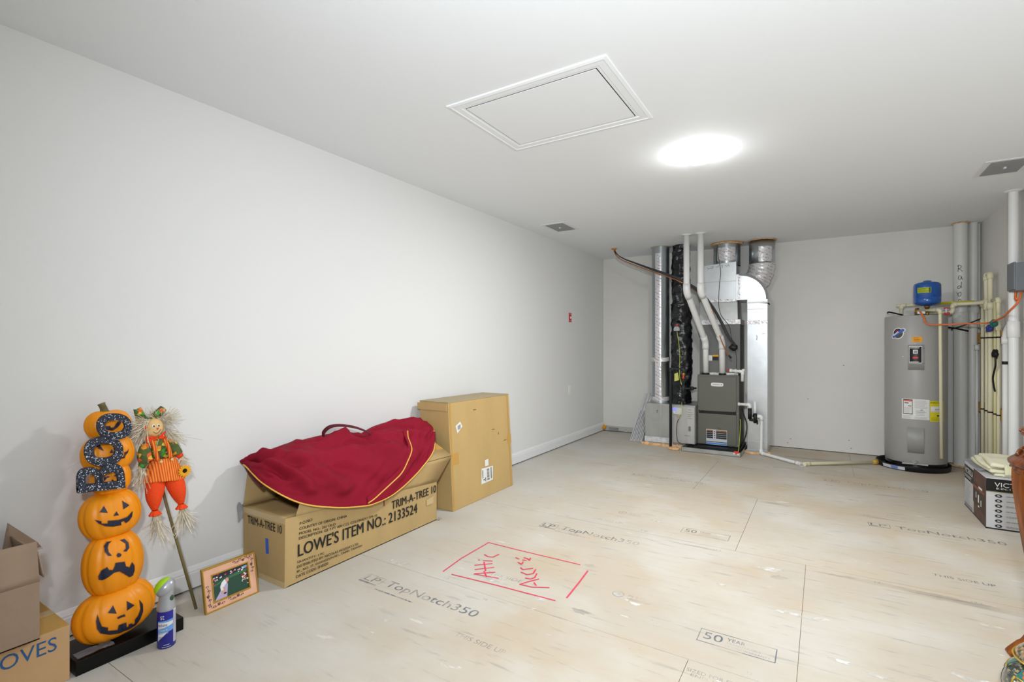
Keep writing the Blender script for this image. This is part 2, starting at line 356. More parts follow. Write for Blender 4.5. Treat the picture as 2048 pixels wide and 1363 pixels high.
def patch_mb(mb, poly, fn, step, mi=0):
    """a 2-D outline laid on a curved surface"""
    bm = bmesh.new(); vv = [bm.verts.new((a, b, 0)) for a, b in poly]
    for t in tessellate_polygon([[Vector((a, b, 0)) for a, b in poly]]): bm.faces.new([vv[i] for i in t])
    for _ in range(6):
        e = [e for e in bm.edges if e.calc_length() > step]
        if not e: break
        bmesh.ops.subdivide_edges(bm, edges=e, cuts=1); bmesh.ops.triangulate(bm, faces=bm.faces[:])
    bm.verts.index_update(); mb.add([fn(v.co.x, v.co.y) for v in bm.verts], [tuple(v.index for v in f.verts) for f in bm.faces], mi); bm.free(); return mb
def rect_mb(mb, fn, a0, b0, a1, b1, mi=0, n=1):
    for i in range(n):
        s0 = a0+(a1-a0)*i/n; s1 = a0+(a1-a0)*(i+1)/n
        mb.flat([fn(s0, b0), fn(s1, b0), fn(s1, b1), fn(s0, b1)], mi)
    return mb
def lines_mb(mb, fn, rows, a0, a1, b0, b1, seed, mi=0, th=.35, n=1):
    """rows of fine print, too small to read: short dashes"""
    R = random.Random(seed); hh = (b1-b0)/rows
    for i in range(rows):
        a = a0; e = a0+(a1-a0)*R.uniform(.7, 1)
        while a < e:
            w = R.uniform(.03, .12)*(a1-a0); b = b0+hh*(i+.3)
            rect_mb(mb, fn, a, b, min(a+w, e), b+hh*th, mi, n); a += w+.015*(a1-a0)
    return mb
def blob(mb, c, r, seed, mi=0, k=.35, n=18, m=10):
    off = Vector((seed*7.3, seed*3.1, seed))
    return mb.ell(c, r, n, m, mi=mi, fn=lambda p, a, b: p*(1+k*noise.noise((p*1.0/max(r))*1.7+off)+.5*k*noise.noise((p/max(r))*4+off)))
# ------------------------------------------------------------------ the room
XL, XR, YB, YF = -2.70, 1.36, 6.85, -2.6
fl_ = MB(); SEAMY = [-1.58+.0, -.38, .82, 2.03, 3.245, 4.45, 5.66]
rows = [(YF, -1.59), (-1.59, -.385), (-.385, .82), (.82, 2.03), (2.03, 3.245), (3.245, 4.45), (4.45, 5.66), (5.66, YB+.03)]
ends = {3: [-.448-2.44*0, -2.89, 1.99], 4: [-.082, -2.52], 5: [-.446, ], 6: [-.945, 1.49], 7: [.25, -2.2], 2: [-.1], 1: [.3], 0: [-.5]}
for i, (a, b) in enumerate(rows):
    xs = sorted([XL-.03]+[e for e in ends.get(i, []) if XL < e < XR]+[XR+.03])
    for x0, x1 in zip(xs, xs[1:]):
        g = .0011
        fl_.box((x0+g, a+g, -.02), (x1-g, b-g, 0), 0)
fl_.box((XL-.03, YF-.03, -.06), (XR+.03, YB+.03, -.006), 1)
floor = struct('floor', fl_, [M_FLOOR, M_SEAM], weld=False)
def wall(name, a, b, m):
    return struct(name, MB().box(a, b), m)
wl = wall('wall_left', (XL-.1, YF, .012), (XL, YB, ROOM_H), M_WALL)
wb = wall('wall_back', (XL-.1, YB, .008), (XR+.1, YB+.1, ROOM_H), M_WALLB)
wr = wall('wall_right', (XR, YF, .008), (XR+.1, YB, ROOM_H), M_WALLB)
wf = wall('wall_front', (XL-.1, YF-.1, .0), (XR+.1, YF, ROOM_H), M_WALL)
for o_, a, b in ((wl, (XL-.09, YF, 0), (XL-.02, YB, .012)), (wb, (XL, YB+.02, 0), (XR, YB+.09, .008)), (wr, (XR+.02, YF, 0), (XR+.09, YB, .008))):
    obj('shadow_gap', MB().box(a, b), M_GAP, o_)
cl = MB().box((XL-.1, YF-.1, ROOM_H), (XR+.1, YB+.1, ROOM_H+.1)); ceiling = struct('ceiling', cl, M_CEIL)
# baseboard along the left wall with a stepped top moulding
prof = [(0,.012),(.014,.012),(.014,.085),(.011,.092),(.012,.097),(.009,.104),(.006,.112),(.003,.118),(0,.12)]
bb = MB(); n_ = len(prof)
vs = [(XL+a, YF, z) for a, z in prof]+[(XL+a, YB, z) for a, z in prof]
bb.add(vs, [(i, (i+1) % n_, n_+(i+1) % n_, n_+i) for i in range(n_)]+[tuple(range(n_)), tuple(range(n_, 2*n_))[::-1]])
struct('baseboard_left', bb, M_TRIM)
bk = MB().box((XL+.014, YB-.014, .02), (-1.93, YB, .075)); struct('baseboard_back', bk, mat('bare_baseboard', '#b9b8b2', .6))
# putty daubs, screw dimples on back wall
dm = MB()
for x, z in ((-.36, .06), (.27, .06), (.25, .15), (-.33, .11), (-.15, .6), (.2, 1.0)):
    dm.lathe([(.006, 0), (.004, .001), (0, .001)], (x, YB-.001, z), 10, Matrix.Rotation(math.radians(90), 3, 'X'))
obj('screw_dimple', dm, M_GPRINT, wb)
# --- floor writing (part of the panels)
Z1 = .0008
def fp(x, y, w, h, skew=0): return lambda a, b: (x+a*w, y+b*h+a*skew, Z1)
def faded(name, c0, amount, scale=9):
    m = bpy.data.materials.new(name); m.use_nodes = True; nt = m.node_tree; b = nt.nodes['Principled BSDF']; b.inputs['Base Color'].default_value = hexc(c0); b.inputs['Roughness'].default_value = .8
    b.inputs['Specular IOR Level'].default_value = .2
    tc = nt.nodes.new('ShaderNodeTexCoord'); n = nt.nodes.new('ShaderNodeTexNoise'); n.inputs['Scale'].default_value = scale; n.inputs['Detail'].default_value = 8
    nt.links.new(tc.outputs['Object'], n.inputs['Vector']); r = nt.nodes.new('ShaderNodeValToRGB'); nt.links.new(n.outputs['Fac'], r.inputs[0])
    r.color_ramp.elements[0].position = .4; r.color_ramp.elements[1].position = .62
    r.color_ramp.elements[0].color = (amount*.25,)*3+(1,); r.color_ramp.elements[1].color = (amount,)*3+(1,)
    nt.links.new(r.outputs[0], b.inputs['Alpha']); return m
M_INK = faded('faded_panel_ink', '#66707f', .72)
M_INKL = faded('faint_panel_ink', '#7d858f', .42)
M_GRIME = faded('scuffs', '#7b7a7b', .2, 7)
M_PUTTY = faded('dried_compound', '#dedbd4', 1.0, 14)
ink = MB(); inkl = MB()
def logo(x, y, w=.70, skew=0, strong=True):
    m = ink if strong else inkl
    text_mb(m, 'LP', fp(x+.012, y+.022, w*.13, .05, skew))
    rect_mb(m, fp(x, y, w*.17, .012, skew), 0, 0, 1, 1)
    for a in ((0,.018,.003,.062), (w*.17,.018,.003,.062)): rect_mb(m, fp(x+a[0], y+a[1], a[2], a[3]), 0, 0, 1, 1)
    rect_mb(m, fp(x, y+.08, w*.17, .003, skew), 0, 0, 1, 1)
    text_mb(m, 'TopNotch350', fp(x+w*.22, y+.01, w*.78, .075, skew))
    lines_mb(m, fp(x+w*.2, y-.03, w*.5, .02, skew), 1, 0, 1, 0, 1, int(x*100))
logo(-2.07, 1.80, .73, .0); logo(-1.645, 2.985, .68); logo(.265, 4.185, .70, 0); logo(-1.55, 4.62, .7, 0, False); logo(.0, 5.35, .75, 0, False)
def warranty(x, y, w=.29):
    for r in ((0,0,w,.004),(0,.10,w,.004),(0,0,.004,.10),(w,0,.004,.104)): rect_mb(ink, fp(x+r[0], y+r[1], r[2], r[3]), 0, 0, 1, 1)
    text_mb(ink, '50', fp(x+.02, y+.03, .075, .055)); text_mb(ink, 'YEAR', fp(x+.11, y+.058, .07, .025)); text_mb(inkl, 'TRANSFERABLE', fp(x+.11, y+.035, .13, .014)); text_mb(inkl, 'LIMITED WARRANTY', fp(x+.11, y+.012, .165, .014))
warranty(-.45, 2.18); warranty(-.80, 3.38)
for x, y, w in ((.5, 3.46, .25), (-1.55, 2.22, .3), (-1.40, 3.32, .22), (-.3, 5.0, .25)): text_mb(inkl if x != .5 else ink, 'THIS SIDE UP', fp(x, y, w, .03))
text_mb(ink, 'MADE', fp(.03, 1.93, .07, .035)); text_mb(inkl, 'THIS SIDE UP', fp(-1.33, 1.67, .25, .03))
text_mb(inkl, 'SIZED FOR SPACING', fp(-.44, 1.955, .25, .022)); text_mb(inkl, 'END 1/8 IN', fp(-.42, 1.93, .15, .018))
for x, y in ((-.86, 2.38), (-1.25, 3.55), (.42, 4.5), (-1.5, 3.0)):
    o_ = [(x+.03*math.cos(t), y+.03*math.sin(t)) for t in [i*.3 for i in range(21)]]; i_ = [(x+.024*math.cos(t), y+.024*math.sin(t)) for t in [i*.3 for i in range(21)]]
    for k in range(20): inkl.flat([(*o_[k], Z1), (*o_[k+1], Z1), (*i_[k+1], Z1), (*i_[k], Z1)])
    text_mb(inkl, 'S', fp(x-.01, y-.012, .02, .024)); text_mb(inkl, 'PS 2-10', fp(x+.05, y, .08, .02)); lines_mb(inkl, fp(x+.05, y-.03, .12, .02), 2, 0, 1, 0, 1, 5)
R = random.Random(4)
for yy in SEAMY[2:]:
    x = XL+.6
    while x < XR-.3:
        x += R.uniform(.25, .6); w = R.uniform(.03, .12); text_mb(inkl, R.choice(['16', '24', '19.2', '12']), fp(x, yy+R.choice([-.05, .025]), w*.4, .016))
obj('printed_lettering', ink, M_INK, floor, rec=False); obj('printed_lettering', inkl, M_INKL, floor, rec=False)
gr = MB()
def smear(mb, x, y, w, h, seed, z=.0005, ang=0):
    R = random.Random(seed); n = 22; c, s_ = math.cos(ang), math.sin(ang); pts = []
    n = 36
    for i in range(n):
        a = 2*math.pi*i/n; k = .72+.5*noise.noise(Vector((math.cos(a)*1.6+seed*3.7, math.sin(a)*1.6, seed)))+.12*noise.noise(Vector((math.cos(a)*6+seed, math.sin(a)*6, 1))); u, v = w*.5*k*math.cos(a), h*.5*k*math.sin(a); pts.append((x+u*c-v*s_, y+u*s_+v*c, z))
    mb.add([(x, y, z)]+pts, [(0, i+1, (i+1) % n+1) for i in range(n)])
for k, a in enumerate([(-.65,3.19,.5,.02),(.3,3.19,.9,.05),(.7,3.16,.8,.06),(-.3,4.38,.5,.05),(.3,4.40,.6,.03),(-1.1,2.6,.1,.05),(-.95,2.13,.12,.05),(-.2,3.0,.1,.08),(-.05,6.3,.9,.12),(.2,6.1,.5,.06),(-.3,5.7,.5,.05),(-.5,5.5,.9,.04),(.1,5.62,.8,.04),(-1.6,5.55,.5,.03),(-1.9,4.9,.4,.03),(.5,5.1,.6,.04),(-1.2,4.95,.5,.03)]): smear(gr, *a, seed=k, ang=0)
obj('scuff_marks', gr, M_GRIME, floor, rec=False)
pu = MB()
for k, a in enumerate([(-1.47,2.185,.1,.07),(-1.17,2.135,.09,.06),(-.84,2.36,.13,.04,-.4),(-.76,2.33,.06,.03),(-1.16,2.03,.05,.03),(-.09,2.62,.15,.05),(-.17,2.62,.05,.03),(-2.05,2.06,.13,.05),(-1.66,1.60,.04,.03),(.05,2.33,.1,.03),(.17,2.3,.09,.03),(.45,2.45,.13,.04,-.3),(-.45,2.75,.07,.03),(-1.0,3.5,.06,.02),(.1,3.55,.07,.02),(.22,2.2,.06,.03),(-1.95,3.55,.04,.02),(-.3,4.6,.08,.03),(.2,4.8,.1,.02),(-1.3,4.3,.06,.02),(.6,4.6,.1,.02),(-.9,5.0,.08,.02),(.05,5.2,.1,.02),(-.25,3.08,.14,.07),(-.62,2.2,.04,.02)]):
    smear(pu, a[0], a[1], a[2], a[3], 40+k, .0007, a[4] if len(a) > 4 else -.15)
    smear(pu, a[0]+a[2]*.4, a[1]+a[3]*.3, a[2]*.5, a[3]*.5, 80+k, .0006, .3)
obj('compound_splash', pu, M_PUTTY, floor, rec=False)
mk = MB()
zz = .001
for st in D['red']:
    P = [Vector((x, y, 0)) for x, y in st]
    for a, b in zip(P, P[1:]):
        zz += .00003; a = Vector((a.x, a.y, zz)); b = Vector((b.x, b.y, zz))
        d = (b-a).normalized(); nn = Vector((-d.y, d.x, 0))*.0045
        mk.flat([a-nn-d*.002, b-nn+d*.002, b+nn+d*.002, a+nn-d*.002])
obj('marker_writing', mk, M_MARK, floor, rec=False)

# --- attic hatch in the ceiling
H = ROOM_H
t = thing('attic_hatch', 'white framed attic access hatch with a flush panel in the ceiling', 'hatch', (-1.2, 2.37, H))
x0, x1, y0, y1 = -1.66, -.785, 2.02, 2.715; pr_ = [(0,0),(.002,.006),(.018,.009),(.022,.006),(.055,.006),(.060,.003),(.075,.003),(.075,0)]
fm = MB(); 
for k in range(len(pr_)-1):
    (a, za), (b, zb) = pr_[k], pr_[k+1]
    A = [(x0+a,y0+a,H-za),(x1-a,y0+a,H-za),(x1-a,y1-a,H-za),(x0+a,y1-a,H-za)]; B = [(x0+b,y0+b,H-zb),(x1-b,y0+b,H-zb),(x1-b,y1-b,H-zb),(x0+b,y1-b,H-zb)]
    for i in range(4): j = (i+1) % 4; fm.flat([A[i], A[j], B[j], B[i]])
obj('frame', fm, M_CEIL, t)
obj('gap', MB().box((x0+.073, y0+.073, H-.0045), (x1-.073, y1-.073, H-.001)), M_GAP, t)
obj('panel', MB().box((x0+.077, y0+.0755, H-.0065), (x1-.077, y1-.0775, H-.002)), M_CEIL, t, bevel=.001)
# --- lamp
x, y = LAMP_NEAR
t = thing('ceiling_light', 'bright round dome light glowing white on the ceiling', 'light', (x, y, H))
obj('base', MB().lathe([(0,H),(.078,H),(.078,H-.008),(0,H-.008)], (x,y,0), 48), M_WHITE, t)
m = bpy.data.materials.new('lit_diffuser'); m.use_nodes = True; b = m.node_tree.nodes['Principled BSDF']; b.inputs['Base Color'].default_value = (.9,.9,.9,1); b.inputs['Emission Color'].default_value = (.97, .985, 1, 1); b.inputs['Emission Strength'].default_value = 60
obj('diffuser', MB().lathe([(.082,H-.006),(.086,H-.018),(.083,H-.038),(.070,H-.056),(.04,H-.066),(0,H-.068)], (x,y,0), 48), m, t)
L1.parent = t; L1.location = (0, 0, -.072)
# --- vents
def vent(cx, cy, label):
    t = thing('ceiling_vent', label, 'vent', (cx, cy, H), 'ceiling air vents')
    w, l = .1, .155; fm = MB()
    for a, b in (((cx-w-.035, cy-l-.03), (cx+w+.035, cy-l)), ((cx-w-.035, cy+l), (cx+w+.035, cy+l+.03)), ((cx-w-.035, cy-l), (cx-w, cy+l)), ((cx+w, cy-l), (cx+w+.035, cy+l))):
        fm.hexa([(a[0],a[1],H-.004),(b[0],a[1],H-.004),(b[0],b[1],H-.004),(a[0],b[1],H-.004)], [(a[0],a[1],H),(b[0],a[1],H),(b[0],b[1],H),(a[0],b[1],H)])
    obj('frame', fm, M_TRIM, t); obj('backing', MB().box((cx-w, cy-l, H-.001), (cx+w, cy+l, H)), M_GAP, t)
    k = 11
    for i in range(k):
        y = cy-l+2*l*(i+.5)/k
        obj('slat', MB().hexa([(cx-w,y+.010,H-.008),(cx+w,y+.010,H-.008),(cx+w,y+.012,H-.008),(cx-w,y+.012,H-.008)], [(cx-w,y-.010,H-.001),(cx+w,y-.010,H-.001),(cx+w,y-.008,H-.001),(cx-w,y-.008,H-.001)]), mat('vent_slat','#8d8e90',.5), t)
    obj('lever', MB().box((cx-.006, cy-.02, H-.016), (cx+.006, cy+.005, H-.004)), M_TRIM, t)
    return t
v1 = vent(-2.34, 4.72, 'small white ceiling vent near the left wall')
v2 = v1.copy(); COL.objects.link(v2); v2.location = (1.07, 4.755, H)
for c in list(v1.children):
    d = c.copy(); COL.objects.link(d); d.parent = v2
v2['label'] = 'white ceiling vent at the far right, before the pipes'
# --- left wall plates
t = thing('emergency_switch', 'small red emergency switch plate high on the left wall', 'switch', (XL, 5.72, 1.52))
obj('plate', MB().box((XL, 5.685, 1.52), (XL+.006, 5.755, 1.635)), M_RED, t, bevel=.002)
obj('toggle', MB().box((XL+.006, 5.713, 1.565), (XL+.016, 5.727, 1.59)), M_WHITE, t)
lt = MB(); text_mb(lt, 'EMERGENCY', frame((XL+.0065, 5.693, 1.615), (0,1,0), (0,0,1), .054, .008)); text_mb(lt, 'SHUT-OFF', frame((XL+.0065, 5.696, 1.535), (0,1,0), (0,0,1), .048, .008))
obj('lettering', lt, M_WHITE, t, rec=False)
t = thing('wall_outlet', 'white double power outlet low on the left wall', 'outlet', (XL, 5.71, .615))
obj('plate', MB().box((XL, 5.675, .615), (XL+.006, 5.745, .73)), M_WHITE, t, bevel=.002)
for z in (.65, .695): obj('socket', MB().box((XL+.006, 5.696, z-.014), (XL+.009, 5.724, z+.014)), M_WHITE, t, bevel=.003)
# ------------------------------------------------------------------ pumpkin stack, leaning on the left wall
LX0, LK = -2.43, -.15
def lean(y, z, d=0): return Vector((LX0+LK*z+d, y, z))
def pumpkin_mb(cy, cz, w, h, tilt, D_, ribs):
    mb = MB(); ct, st_ = math.cos(tilt), math.sin(tilt)
    def f(u, v):
        a = 2*math.pi*u; b = -math.pi/2+math.pi*v
        g = 1-.055*(1-abs(math.sin(ribs*a*.5+.3)))**2.6
        cb = math.copysign(abs(math.cos(b))**.72, math.cos(b)); sb = math.sin(b)*(1-.05*abs(math.cos(a)))
        yy = w*cb*math.sin(a)*g; xx = D_*cb*math.cos(a)*g; zz = h*sb*(1-.10*(1-abs(math.cos(b)))**3)
        if xx < 0: xx *= .55
        return lean(cy+yy*ct-zz*st_, cz+yy*st_+zz*ct, xx)
    return mb.grid(f, 96, 40)
def surf(mb):
    vs = [Vector(v) for v in mb.v]; return BVHTree.FromPolygons(vs, mb.f)
def drape(poly, bvh, eps, thick=0, step=.006, fall=None):
    """a thin shape that follows the surface it lies on"""
    bm = bmesh.new(); vv = [bm.verts.new((0, y, z)) for y, z in poly]
    for t in tessellate_polygon([[Vector((y, z, 0)) for y, z in poly]]): bm.faces.new([vv[i] for i in t])
    for _ in range(6):
        e = [e for e in bm.edges if e.calc_length() > step]
        if not e: break
        bmesh.ops.subdivide_edges(bm, edges=e, cuts=1); bmesh.ops.triangulate(bm, faces=bm.faces[:])
    bm.verts.index_update()
    vs = []
    for v in bm.verts:
        hit, nr, _, _ = bvh.ray_cast(Vector((-2.0, v.co.y, v.co.z)), Vector((-1, 0, 0)))
        x = hit.x if hit else (fall if fall is not None else lean(0, v.co.z).x); vs.append((x+eps, v.co.y, v.co.z))
    fs = [tuple(v.index for v in f.verts) for f in bm.faces]; bm.free(); return vs, fs
def grow(poly, k):
    P = [Vector((y, z)) for y, z in poly]; n = len(P); ar = sum(P[i].x*P[(i+1) % n].y-P[(i+1) % n].x*P[i].y for i in range(n)); sg = 1 if ar > 0 else -1; out = []
    for i in range(n):
        a = (P[i]-P[i-1]).normalized(); b = (P[(i+1) % n]-P[i]).normalized(); m = (Vector((a.y, -a.x))+Vector((b.y, -b.x)))
        m = m.normalized() if m.length > 1e-6 else Vector((a.y, -a.x)); out.append(P[i]+m*k*sg)
    return [(p.x, p.y) for p in out]
st = thing('pumpkin_decoration', 'tall orange stack of six plastic jack-o-lanterns leaning on the white wall', 'decoration', (-2.44, .88, .054))
PK = [(.892,.897,.083,.062,.0,.05,11),(.885,.777,.094,.082,.1,.06,11),(.889,.675,.072,.072,-.1,.052,11),(.881,.532,.108,.098,.08,.07,11),(.880,.338,.106,.128,-.02,.075,11),(.877,.152,.143,.102,.14,.085,12)]
M_BEVEL = mat('pumpkin_cut_edge', '#c96a08', .45)
for i, a in enumerate(PK):
    mb = pumpkin_mb(*a); p = obj('pumpkin', mb, M_ORPUMP, st); bv = surf(mb)
    if i == 0:
        sm_ = MB(); sm_.tube(smooth_path([lean(.882,.945,0), lean(.880,.962,.002), lean(.872,.985,.004)], 4), [.026,.020,.016,.014,.0135,.013,.0125,.013,.0145], 10); obj('stem', sm_, M_STEM, st)
    for nm, poly in D['feat'].get(str(i), []):
        e_ = MB(); e_.add(*drape(grow(poly, .0022), bv, .0008)); obj(nm+'_rim', e_, M_BEVEL, p, rec=False)
        m_ = MB(); m_.add(*drape(poly, bv, .0024)); obj(nm, m_, M_NAVY, p, rec=False)
# glittered BOO letters, turned on their side, standing in front of the three top pumpkins
def el(cy, cz, a, b, n=40, sq=1.0, rot=0):
    out = []
    for k in range(n):
        t_ = 2*math.pi*k/n; u = a*math.copysign(abs(math.cos(t_))**sq, math.cos(t_)); v = b*math.copysign(abs(math.sin(t_))**sq, math.sin(t_))
        out.append((cy+u*math.cos(rot)-v*math.sin(rot), cz+u*math.sin(rot)+v*math.cos(rot)))
    return out
M_NEDGE = mat('navy_edge', '#141828', .5)
LF = lambda d0: (lambda a, b, d: lean(a, b, d0+d))
boo = thing('boo_sign', 'glittered navy letters spelling BOO sideways in front of the top pumpkins', 'sign', (-2.40, .88, .60))
DX = .072
def sh(poly): return [(a, b-.10*(a-.84)) for a, b in poly]
f_ = LF(DX)
for nm, c, o_, i_ in (('letter_o', (.886,.900), (.0590,.0535), (.0335,.0245)), ('letter_o', (.846,.803), (.0635,.0590), (.0355,.0275))):
    obj(nm, MB().ring(sh(el(*c, *o_, sq=.88)), sh(el(c[0], c[1]+.001, *i_, sq=.8)), f_, 0, .016), M_GLIT, boo, bevel=.001)
bm_ = MB()
def dshape(y0, y1, zb, zt, n=16, fl=.62):   # one bowl of the B: flat below, round above
    c = (y0+y1)/2; w = (y1-y0)/2; out = [(y0, zb), (y1, zb)]
    for k in range(n+1):
        t_ = math.pi*k/n; out.append((c+w*math.copysign(abs(math.cos(t_))**.7, math.cos(t_)), zt-(zt-zb)*fl+(zt-zb)*fl*abs(math.sin(t_))**.8))
    return out
for y0, y1, a, b, zt, zh in ((.754,.832,.779,.813,.744,.716), (.824,.908,.836,.885,.751,.716)):
    bm_.ring(sh(dshape(y0, y1, .655, zt)), sh(dshape(a, b, .680, zh)), f_, 0, .016)
bm_.prism(sh([(.754,.650),(.908,.650),(.908,.672),(.754,.672)]), f_, 0, .0163)
obj('letter_b', bm_, M_GLIT, boo)
obj('spacer', MB().tube([lean(.850,.738,.030), lean(.850,.738,.074)], .007, 8), M_NEDGE, boo)
# black plinth box on the floor that carries the stack
pl_ = thing('plinth', 'long black glossy base box under the pumpkin stack', 'base', (-2.45, .9, 0))
obj('body', MB().box((-2.545, .72, 0), (-2.352, 1.088, .054)), M_BLACKG, pl_, bevel=.002)
wr_ = MB()
def wrapf(u, v):
    y = .725+.115*u; n = noise.noise(Vector((u*6, v*5, 3.3)))*.012
    return (-2.40+.05*v, y, .0575+.006+abs(n)*.8)
tag(obj('plastic_wrap', MB().grid(wrapf, 22, 16), M_FILM), 'crumpled clear plastic wrap on the plinth front', 'plastic wrap')

# ------------------------------------------------------------------ scarecrow on a stick
SX0, SK = -2.46, -.16
def sp(y, z, d=0): return Vector((SX0+SK*z+d, y, z))
sc = thing('scarecrow', 'scarecrow doll in orange bib overalls on a stick against the wall', 'doll', (-2.48, 1.205, 0))
obj('stick', MB().tube([(-2.487,1.204,.0), sp(1.12,.50,-.045), sp(1.085,.75,-.045), sp(1.075,.90,-.045)], .0065, 8), mat('stick_olive', '#7d7148', .6), sc)
def ellm(c, r, tilt=0, n=24, m=16, fn=None):
    R_ = Matrix.Rotation(tilt, 3, 'X'); return MB().ell(c, r, n, m, R_, fn=fn)
obj('torso', ellm(sp(1.087,.755,.0), (.030,.058,.062), .05), M_LEAF, sc)
obj('sleeve', MB().tube(smooth_path([sp(1.055,.795,.0), sp(1.03,.765,.012), sp(1.025,.733,.018), sp(1.030,.712,.02)], 5), [.016+.012*min(1,k/6) for k in range(16)], 14), M_LEAF, sc)
obj('sleeve', MB().tube(smooth_path([sp(1.118,.79,.0), sp(1.14,.765,.008), sp(1.152,.740,.012), sp(1.16,.722,.012)], 5), [.016+.006*min(1,k/6) for k in range(16)], 14), M_LEAF, sc)
obj('cuff', MB().tube([sp(1.018,.712,.02), sp(1.008,.690,.022)], [.019,.013], 12), M_LEAF, sc)
obj('cuff', MB().tube([sp(1.162,.722,.012), sp(1.172,.706,.014)], [.017,.012], 12), M_SUIT, sc)
def skirt(u, v):
    a = 2*math.pi*u; k = v; ry = .044+.044*k**.8; rx = .03+.02*k; fo = 1+.06*math.sin(a*11)*k
    return sp(1.100+.010*k*0+ry*math.cos(a)*fo, .715-.098*k-.006*math.sin(a*2)*k, .005+rx*math.sin(a)*fo)
obj('skirt', MB().grid(skirt, 88, 14), M_STRIPE, sc, solid=.003)
bib = MB()
for pts in ([sp(1.052,.80,.026), sp(1.057,.765,.040), sp(1.066,.712,.038)], [sp(1.103,.80,.024), sp(1.112,.765,.038), sp(1.12,.712,.036)]):
    obj('strap', MB().tube(smooth_path(pts, 5), .0085, 8), M_STRIPE, sc)
for y, z in ((1.077,.706),(1.121,.708)): obj('button', ellm(sp(y,z,.045), (.004,.0065,.0065)), mat('button_cream', '#d8c98a', .4), sc)
for side, (a, b, c) in enumerate((((1.063,.615),(1.052,.555),(1.052,.497)), ((1.135,.62),(1.148,.555),(1.160,.497)))):
    pts = [sp(a[0],a[1],.005), sp((a[0]+b[0])/2,(a[1]+b[1])/2,.012), sp(*b,.014), sp((b[0]+c[0])/2,(b[1]+c[1])/2,.012), sp(*c,.010)]
    P = smooth_path(pts, 6); rr = [.038*(1-(k/(len(P)-1))**2.2*.68) for k in range(len(P))]
    obj('trouser_leg', MB().tube(P, rr, 20), M_SUIT, sc)
    cx_, cz_ = c
    def ruf(u, v, cx_=cx_, cz_=cz_):
        a = 2*math.pi*u; r = .011+.013*v*(1+.25*math.sin(7*a)); return sp(cx_+r*math.cos(a), cz_-.003-.02*v, .01+r*math.sin(a)*.8)
    obj('ankle_ruffle', MB().grid(ruf, 42, 6), M_SUIT, sc, solid=.002)
def tuft(c, dirv, n, L_, spread, seed, w=.0014, curl=.35):
    R = random.Random(seed); mb = MB(); c = Vector(c); dv = Vector(dirv).normalized()
    for i in range(n):
        d = (dv+Vector((R.gauss(0,spread)*.6, R.gauss(0,spread), R.gauss(0,spread)))).normalized(); l = L_*R.uniform(.5,1.05)
        q = c+Vector((R.gauss(0,.004), R.gauss(0,.005), R.gauss(0,.005))); cv = Vector((R.gauss(0,curl)*.5, R.gauss(0,curl), R.gauss(0,curl)-.15))
        P = [q+d*l*t_+cv*l*t_*t_ for t_ in (0,.25,.5,.75,1)]
        side = d.cross(Vector((R.uniform(-1,1),R.uniform(-1,1),R.uniform(-1,1)))).normalized()*w*R.uniform(.6,1.4)
        vs = []; 
        for p in P: vs += [p-side, p+side]
        mb.add(vs, [(2*k,2*k+1,2*k+3,2*k+2) for k in range(4)])
    return mb
obj('straw_foot', tuft(sp(1.054,.474,.01), (.1,.02,-1), 90, .095, .22, 1), M_STRAW, sc, rec=False)
obj('straw_foot', tuft(sp(1.162,.474,.01), (.1,.08,-1), 80, .085, .26, 2), M_STRAW, sc, rec=False)
obj('straw_hand', tuft(sp(1.006,.695,.02), (.1,.02,-1), 90, .075, .30, 3), M_STRAW, sc, rec=False)
obj('straw_hand', tuft(sp(1.176,.712,.012), (.1,.18,-1), 50, .055, .3, 4), M_STRAW, sc, rec=False)
hd = obj('head', ellm(sp(1.070,.855,.012), (.033,.0375,.044), -.15), M_SKIN, sc)
hx = sp(1.070,.855,.012)
def onhead(y, z, e=0):
    dy_, dz_ = (y-1.070)/.0376, (z-.855)/.0442; q = max(0, 1-dy_*dy_-dz_*dz_); return Vector((hx.x+.033*math.sqrt(q)-.0+e, y, z))
def dotm(y, z, ry, rz, e, n=14):
    return MB().add([onhead(y,z,e)]+[onhead(y+ry*math.cos(2*math.pi*k/n), z+rz*math.sin(2*math.pi*k/n), e) for k in range(n)], [(0,k+1,(k+1)%n+1) for k in range(n)])
for y in (1.057,1.076):
    e = obj('eye', dotm(y,.868,.0055,.0068,.0022), mat('eye_white','#f2efe6',.5), hd, rec=False); obj('pupil', dotm(y+.0008,.8665,.0032,.0045,.0034), M_BLACK, e, rec=False)
obj('nose', MB().add([onhead(1.066,.857,.003), onhead(1.077,.857,.003), onhead(1.0715,.847,.003)], [(0,1,2)]), M_RED, hd, rec=False)
obj('smile', MB().tube([onhead(1.056+.030*t_, .842-.0125*math.sin(math.pi*t_)+.006*t_, .001) for t_ in [k/10 for k in range(11)]], .0009, 6), M_PRINT, hd)
col_ = MB()
for s_, (a, b) in ((1,(.030,.016)),(-1,(.030,.014))):
    def wing(u, v, s_=s_, a=a): return sp(1.073+s_*(.004+.036*u), .812+.006*s_*u+(v-.5)*(.010+.026*u), .036-.018*u+.004*math.sin(v*9))
    col_.grid(wing, 8, 8)
obj('collar_bow', col_, M_SUIT, sc, solid=.003)
hair = MB()
for i, (c, d, n, l, s_) in enumerate([((1.045,.888,.02),(.15,-1,-.35),190,.062,.38),((1.045,.865,.015),(.1,-.55,-1),140,.075,.3),((1.098,.890,.02),(.15,1,.1),230,.052,.40),((1.105,.86,.012),(.1,.35,-1),150,.075,.28),((1.07,.90,.01),(.2,.1,1),90,.040,.6),((1.12,.83,.01),(.1,.6,-.9),50,.09,.3)]):
    t_ = tuft(sp(*c), d, n, l, s_, 20+i, .0013, .45); hair.add(t_.v, t_.f)
